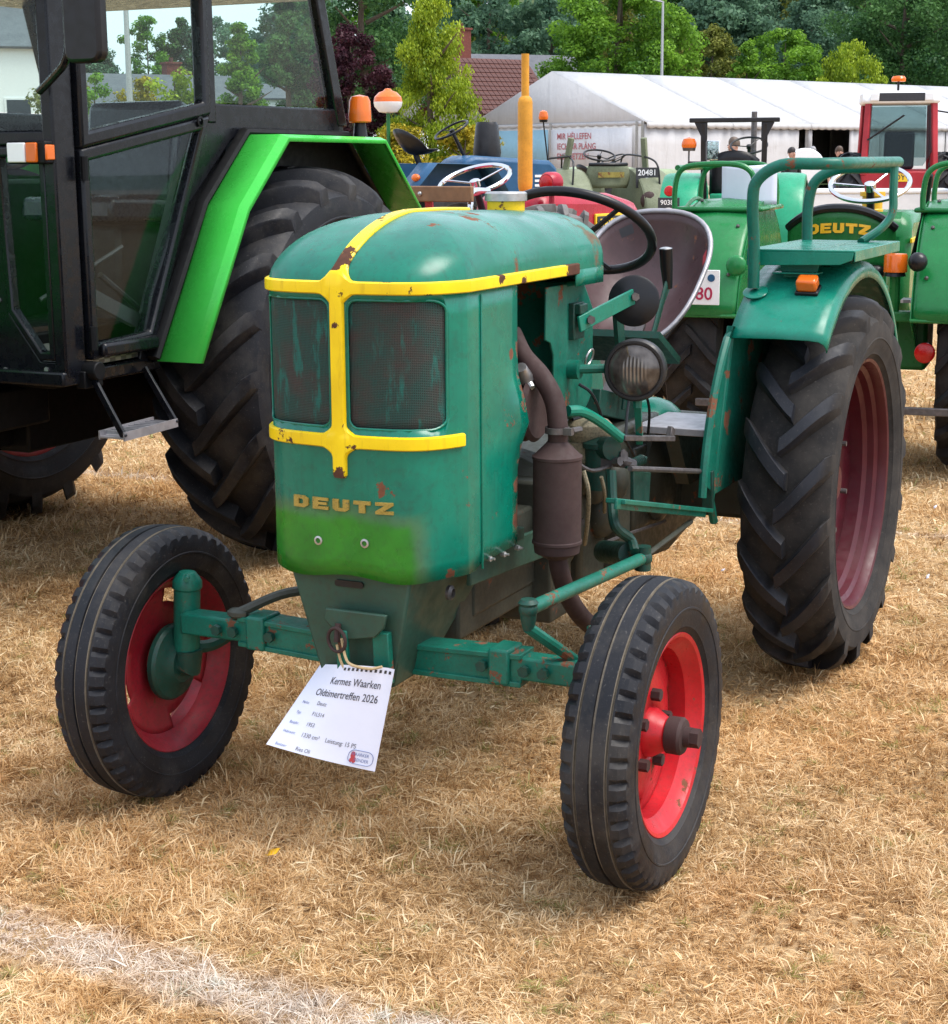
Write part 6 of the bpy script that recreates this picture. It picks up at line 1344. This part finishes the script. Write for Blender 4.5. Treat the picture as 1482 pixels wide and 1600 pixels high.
tree('round_tree', 'big round dense green tree rising behind the marquee', 8.35, 97, 1.5, 13.0, 4.45, 'egg', 'leaf_green', 62000, .19, 330, 13, cl=.16)
tree('birch_tree', 'loose brownish green tree right of the big round tree', 15.6, 112, 2, 9.6, 2.6, 'egg', 'leaf_olive', 20000, .18, 110, 15, cl=.22)
tree('broadleaf_tree', 'yellowish leafy tree between the big round tree and the willow', 17.2, 108, 1.5, 8.4, 2.2, 'cone', 'leaf_green', 20000, .18, 100, 17, cl=.24)
tree('birch_tree', 'pale green bushy tree left of the lime coloured willow', 20.6, 114, 1.5, 9.4, 3.2, 'round', 'leaf_green', 24000, .19, 110, 19, cl=.22)
tree('willow_tree', 'bright lime willow behind the red cab tractor', 22.6, 104, 1.0, 8.3, 2.15, 'round', 'leaf_lime', 26000, .16, 110, 21, droop=.7, cl=.24)
tree('broadleaf_tree', 'tall dark tree at the right edge above the red cab', 29.0, 116, 1.5, 15.5, 5.2, 'egg', 'leaf_dark', 42000, .24, 220, 23, cl=.2)
tree('broadleaf_tree', 'dark green tree between the willow and the right edge tree', 26.0, 132, 1.5, 14.0, 4.2, 'egg', 'leaf_forest_haze', 26000, .26, 150, 25, cl=.22)
# far wooded slope: individual trees, four kinds of crown sharing their meshes
fm = []
for i, (sh, lm) in enumerate((('egg', 'leaf_forest_haze'), ('round', 'leaf_forest_haze'), ('cone', 'leaf_dark'), ('egg', 'leaf_olive'), ('round', 'leaf_green'))):
    cm = foliage_mesh('crown', crown(sh, 2, 13+i, 4.3, 90, 40+i, .26), 14000, .36, M[lm], 60+i); lb = limbs(3, 13+i, 4, .3, 6, 40+i).mesh('trunk'); lb.materials.append(M['bark']); fm.append((cm, lb))
r_ = random.Random(4); FT = []
for row, (d, step) in enumerate(((138, 6.2), (158, 6.6), (182, 7.2), (212, 8.0), (250, 9.0))):
    x = -.085*d
    while x < .36*d: FT.append((x+r_.uniform(-1.2, 1.2), d+r_.uniform(-6, 6), r_.uniform(.85, 1.2))); x += step
for x in range(-13, 0): FT.append((x*7.5+r_.uniform(-2, 2)-26, 330+r_.uniform(-15, 15), r_.uniform(1.25, 1.65)))
for (r, d, s_) in FT:
    k = r_.choices(range(5), (6, 5, 3, 1.0, 1.6))[0]; cm, lb = fm[k]
    o = tag(empty('forest_tree', G(r, d, ground_h(r, d)-.3), r_.uniform(0, 6.28)), ('dark broad tree in the dense wood on the far slope', 'dark round tree in the dense wood on the far slope', 'dark cone shaped tree in the dense wood on the far slope', 'brownish tree in the dense wood on the far slope', 'brighter green tree in the dense wood on the far slope')[k], 'tree', ('broad', 'round', 'conical', 'brownish', 'bright green')[k]+' trees of the wooded slope'); o.scale = (s_, s_, s_)
    for nm, me in (('trunk', lb), ('crown', cm)): c = bpy.data.objects.new(nm, me); COL.objects.link(c); c.parent = o
# shrubs in front of the houses seen through the cab
for i, (r, d, w, h, lm, lab) in enumerate(((-13.6, 58, 1.5, 4.4, 'leaf_olive', 'loose olive shrub at the left of the row seen through the cab'), (-12.2, 56, 1.0, 4.2, 'leaf_green', 'green shrub beside the lamp post seen through the cab'), (-10.9, 57, 1.3, 4.1, 'leaf_yellow', 'yellow flowering shrub in the row seen through the cab'), (-9.6, 56, 1.2, 4.4, 'leaf_lime', 'lime green shrub at the right of the row seen through the cab'),
                                              (-2.4, 58, 1.3, 2.5, 'leaf_yellow', 'yellow green hedge bush under the feathery tree, left one'), (-.2, 58, 1.2, 2.5, 'leaf_yellow', 'yellow green hedge bush under the feathery tree, right one'), (.75, 80.5, 1.1, 3.6, 'leaf_lime', 'light green bush before the red tiled house'))):
    tree('shrub', lab, r, d, .2, h, w, 'round', lm, 5200, .13, 40, 70+i, 'garden shrubs', cl=.34, cat='shrub')
# ================================================================== paper sign hung from the hitch
c00 = at(497, 1040, 'x', .150); c10 = at(617, 1046, 'x', .205); c01 = at(416, 1163, 'x', .235); c11 = at(586, 1206, 'x', .215)
def sheet(u, v, lift=0.):
    p = (c00*(1-u)+c10*u)*(1-v)+(c01*(1-u)+c11*u)*v
    n = Vector((1, .25, .15)).normalized()
    p = p+n*(.034*math.sin(math.pi*min(1, u*1.1))*(1-v)**1.3+.012*math.sin(math.pi*u)*v-.02*(1-u)**3*(1-v))+Vector((0, 0, .010*math.sin(math.pi*u)*(1-v)))
    return p+n*lift
sg = tag(empty('paper_sign', sheet(.5, 0)), 'white printed paper sign hanging from the hitch under the radiator', 'sign'); SGL = -Vector(sg.location)
o = MB().grid([[sheet(i/24, j/20) for i in range(25)] for j in range(21)]).build('sheet', M['paper'], sg, smooth=60); o.location = SGL
SWm, SHm = .28, .205     # nominal sheet size for the print
plain('ink_soft', (.10, .10, .13), .7); plain('ink_blue', (.12, .16, .35), .7)
def print_line(tx, u, v, size, m='ink', align='LEFT', bold=0., sx=1.):
    o = lettering('print', tx, size, M[m], sg, (0, 0, 0), (1, 0, 0), (0, 1, 0), 0., bold, align, sx, bend=lambda x, y, z: sheet(u+x/SWm, v-y/SHm, .0012)); o.location = SGL
print_line('Kermes Waarken', .60, .18, .0225, 'print_ink', 'CENTER', .0001); print_line('Oldtimertreffen 2026', .54, .32, .0225, 'print_ink', 'CENTER', .0001)
for tx, u, v, s_ in (('Deutz', .27, .44, .0125), ('F1L514', .27, .56, .0125), ('1953', .26, .68, .0125), ('1330 cm³', .26, .80, .0135), ('Leistung: 15 PS', .50, .80, .0135), ('Ries Oli', .27, .955, .012)): print_line(tx, u, v, s_, 'ink_soft')
for tx, u, v in (('Marke:', .09, .45), ('Typ:', .09, .57), ('Baujahr:', .08, .69), ('Hubraum:', .07, .80), ('Besitzer:', .07, .955)): print_line(tx, u, v, .009, 'ink_blue')
b = MB(); b.tube([sheet(u, v, .001) for u, v in rrect(.745, .965, .83, .965, .055, 5)], .0007, 4, closed=True); o = b.build('logo_outline', M['ink_blue'], sg); o.location = SGL
print_line('WAARKER', .845, .872, .0095, 'ink_blue', 'CENTER'); print_line('KENDER', .865, .925, .0095, 'ink_blue', 'CENTER')
for u, v, r_ in ((.785, .885, .006), (.80, .93, .005), (.775, .935, .0035)):
    b = MB(); b.add([sheet(u+r_/SWm*math.cos(a*.5), v+r_*1.3/SHm*math.sin(a*.5), .0011) for a in range(13)], [tuple(range(13))]); o = b.build('logo_mark', M['ink_red'], sg); o.location = SGL
for k in range(11):
    u = .42+.052*k; b = MB(); b.add([sheet(u, .028, .0011), sheet(u+.026, .028, .0011), sheet(u+.026, .058, .0011), sheet(u, .058, .0011)], [(0, 1, 2, 3)]); o = b.build('punch_hole', M['ink'], sg); o.location = SGL
tw = MB().tube(smooth_path([(.20, .0, .515), (.205, .012, .475), (.21, .03, .462), (.213, .075, .460), (.212, .105, .468)], 6), .003, 6); tw.tube(smooth_path([(.20, -.012, .50), (.198, -.005, .465), (.20, .01, .44)], 5), .003, 6); o = tw.build('twine', M['rope'], sg); o.location = SGL
# ================================================================== dry grass: real blades, thinning out with distance
def straw_mat():
    t = NT('straw'); t.t.nodes.remove(t.b); at_ = t.n('Attribute', attribute_name='tone'); ge = t.n('NewGeometry'); P = ge.outputs['Position']; x, y, z = t.xyz(P)
    gr = t.n('Attribute', attribute_name='green'); nd = t.n('ValToRGB'); e = nd.color_ramp.elements; e[0].position = 0; e[0].color = (.17, .085, .034, 1); e[1].position = 1; e[1].color = (.86, .74, .50, 1)
    for p_, c_ in ((.25, (.42, .25, .11, 1)), (.5, (.65, .44, .22, 1)), (.75, (.82, .63, .39, 1))): q = e.new(p_); q.color = c_
    pat = t.noise(1.3, 4, .6, P); pat2 = t.noise(5, 4, .65, P); f = t.math('ADD', at_.outputs['Fac'], t.math('MULTIPLY', t.math('SUBTRACT', t.math('ADD', pat, t.math('MULTIPLY', pat2, .8)), .9), .75), clamp=True); t.l(f, nd.inputs[0]); c = nd.outputs[0]
    oc = t.ramp(t.noise(.9, 3, .5, P), .45, .62); c = t.mix(t.math('MULTIPLY', oc, .38), c, t.mix(1., c, (1.0, .78, .52), 'MULTIPLY'))
    c = t.mix(t.math('MULTIPLY', gr.outputs['Fac'], .75), c, (.22, .24, .06))
    # chalked line across the turf (faded field marking)
    def chalk(p0, p1, w):
        dx, dy = p1.x-p0.x, p1.y-p0.y; L = math.hypot(dx, dy); nx, ny = -dy/L, dx/L
        dd = t.math('ADD', t.math('ADD', t.math('MULTIPLY', x, nx), t.math('MULTIPLY', y, ny)), -(p0.x*nx+p0.y*ny)); dd = t.math('ADD', t.math('ABSOLUTE', dd), t.math('MULTIPLY', t.math('SUBTRACT', t.noise(7, 4, .7, P), .5), w*1.3)); return t.maprange(dd, w*.15, w, 1, 0)
    m = chalk(at(0, 1455, 'z', 0), at(520, 1600, 'z', 0), .125); m2 = chalk(at(1400, 836, 'z', 0), at(1482, 842, 'z', 0), .05)
    m = t.math('MAXIMUM', m, t.math('MULTIPLY', m2, .8)); m = t.math('MULTIPLY', m, t.math('ADD', .25, t.math('MULTIPLY', at_.outputs['Fac'], 1.0)), clamp=True); c = t.mix(t.math('MULTIPLY', m, .72), c, (.74, .72, .70))
    d = t.n('BsdfDiffuse'); t.l(c, d.inputs[0]); tl = t.n('BsdfTranslucent'); t.l(c, tl.inputs[0]); m1 = t.n('MixShader'); m1.inputs[0].default_value = .35; t.l(d.outputs[0], m1.inputs[1]); t.l(tl.outputs[0], m1.inputs[2]); t.l(m1.outputs[0], t.o.inputs[0]); M['straw'] = t.m
straw_mat()
def grass():
    R_ = np.random.default_rng(21); P = []; 
    def zone(d0, d1, dens, margin, wid, ln):
        # area in view (plus a margin to both sides) between two distances
        w1 = .2825*d1+margin; n = int((d1-d0)*2*w1*dens); d = d0+(d1-d0)*R_.random(n); r = (R_.random(n)*2-1)*w1; k = np.abs(r) < .2825*d+margin; d = d[k]; r = r[k]
        P.append(np.stack([r, d, np.full(len(d), wid), np.full(len(d), ln)], 1))
    zone(2.35, 3.4, 46000, .30, .0017, .030); zone(3.4, 4.6, 32000, .30, .0020, .032); zone(4.6, 6.4, 16000, .40, .0028, .036); zone(6.4, 9.0, 6000, .55, .0042, .042); zone(9.0, 14.0, 1400, .8, .008, .055)
    n = 95000; d = 2.2+R_.random(n)*7.5; r = (R_.integers(0, 2, n)*2-1)*(.2825*d+.30+1.25*R_.random(n)); P.append(np.stack([r, d, np.full(n, .0042), np.full(n, .040)], 1))   # either side of the frame, coarser
    A = np.concatenate(P); n = len(A)
    # tufts: pull blades a little towards random centres so that the turf clumps
    hx, hy = HR.x, HR.y; gx = CAM.x+hx*A[:, 0]+HD.x*A[:, 1]; gy = CAM.y+hy*A[:, 0]+HD.y*A[:, 1]
    cell = .042; jx = np.floor(gx/cell); jy = np.floor(gy/cell); hsh = lambda a, b_, s_: np.modf(np.abs(np.sin(a*127.1+b_*311.7+s_)*43758.5453))[0]
    tx = (jx+.15+.7*hsh(jx, jy, 1.))*cell; ty = (jy+.15+.7*hsh(jx, jy, 2.))*cell; pull = .45*hsh(jx, jy, 3.); gx2 = gx+(tx-gx)*pull; gy2 = gy+(ty-gy)*pull
    az = np.arctan2(gy-ty, gx-tx)+R_.normal(size=n)*1.1+hsh(np.floor(gx/.22), np.floor(gy/.22), 5.)*2.5
    flat = R_.random(n) < .42; el = np.where(flat, R_.uniform(.02, .35, n), R_.uniform(.35, 1.25, n)); tall = .55+.9*hsh(jx, jy, 7.)*R_.random(n)+.35*R_.random(n)
    tuft = hsh(np.floor(gx/.31+.3*np.sin(gy*7)), np.floor(gy/.31), 13.); tall = tall*np.where(tuft > .80, 1.45, np.where(tuft < .22, .62, 1.0)); thick = R_.random(n) < .022
    L = A[:, 3]*tall; w = A[:, 2]*(.6+.8*R_.random(n))*np.where(thick, 1.8, 1.0); L = np.where(thick, L*1.3, L); dx = np.cos(az)*np.cos(el); dy = np.sin(az)*np.cos(el); dz = np.sin(el); base = np.stack([gx2, gy2, np.where(flat, R_.uniform(.001, .014, n), 0)], 1)
    D_ = np.stack([dx, dy, dz], 1); side = np.stack([-np.sin(az+R_.normal(size=n)*.5), np.cos(az), R_.normal(size=n)*.35], 1); side /= np.linalg.norm(side, axis=1)[:, None]
    sag = np.stack([np.cos(az)*.25, np.sin(az)*.25, -np.where(flat, .05, .30)*np.ones(n)], 1)*R_.random(n)[:, None]
    mid = base+D_*(L*.55)[:, None]; tip = base+D_*L[:, None]+sag*L[:, None]; tip[:, 2] = np.maximum(tip[:, 2], .003); hw = (side*w[:, None]*.5)
    v = np.stack([base-hw*.8, base+hw*.8, mid+hw, mid-hw, tip], 1).reshape(-1, 3).astype(np.float32)
    f4 = np.arange(n)*5; lo = np.stack([f4, f4+1, f4+2, f4+3, f4+3, f4+2, f4+4], 1).ravel(); st = np.stack([np.arange(n)*7, np.arange(n)*7+4], 1).ravel()
    me = bpy.data.meshes.new('dry_grass'); me.vertices.add(n*5); me.vertices.foreach_set('co', v.ravel()); me.loops.add(n*7); me.loops.foreach_set('vertex_index', lo); me.polygons.add(n*2); me.polygons.foreach_set('loop_start', st); me.update(calc_edges=True)
    tone = np.clip(.18+.60*R_.random(n)+.25*(hsh(jx, jy, 9.)-.5)+np.where(flat, .12, 0)*R_.random(n), 0, 1); tone = np.where(thick, .82+.18*R_.random(n), tone); tone = tone-np.where(tuft < .22, .10, 0); grn = ((hsh(jx, jy, 17.) > .93) & (R_.random(n) < .5)).astype(np.float32); ag = me.attributes.new('green', 'FLOAT', 'FACE'); ag.data.foreach_set('value', np.repeat(grn, 2).astype(np.float32)); at_ = me.attributes.new('tone', 'FLOAT', 'FACE'); at_.data.foreach_set('value', np.repeat(tone, 2).astype(np.float32)); me.materials.append(M['straw'])
    o = bpy.data.objects.new('dry_grass', me); COL.objects.link(o); o['kind'] = 'stuff'; tag(o, 'short sun bleached dry grass covering the show field', 'grass'); print('grass blades', n)
grass()

# a few scraps on the turf
for i, (px, py, m_, lab, sz) in enumerate(((1130, 893, 'paper', 'small white scrap on the grass between the tractor wheels', .022), (1462, 793, 'paper', 'small white scrap on the grass beyond the rear wheel', .022), (1450, 902, 'paper', 'small white scrap on the grass right of the rear wheel', .016), (425, 1333, 'badge_gold', 'fallen yellow leaf on the dry grass in the foreground', .036))):
    p = at(px, py, 'z', .030); rows = [[p+Vector((sz*(u-.5)*(1 if v else .6), sz*.6*(v-.5), .006*math.sin(3*u+i)+.006*v)) for u in (0, .5, 1)] for v in (0, .5, 1)]
    tag(MB().grid(rows).build('fallen_leaf' if m_ == 'badge_gold' else 'paper_scrap', M[m_], None, solid=.0008), lab, 'leaf' if m_ == 'badge_gold' else 'scrap')
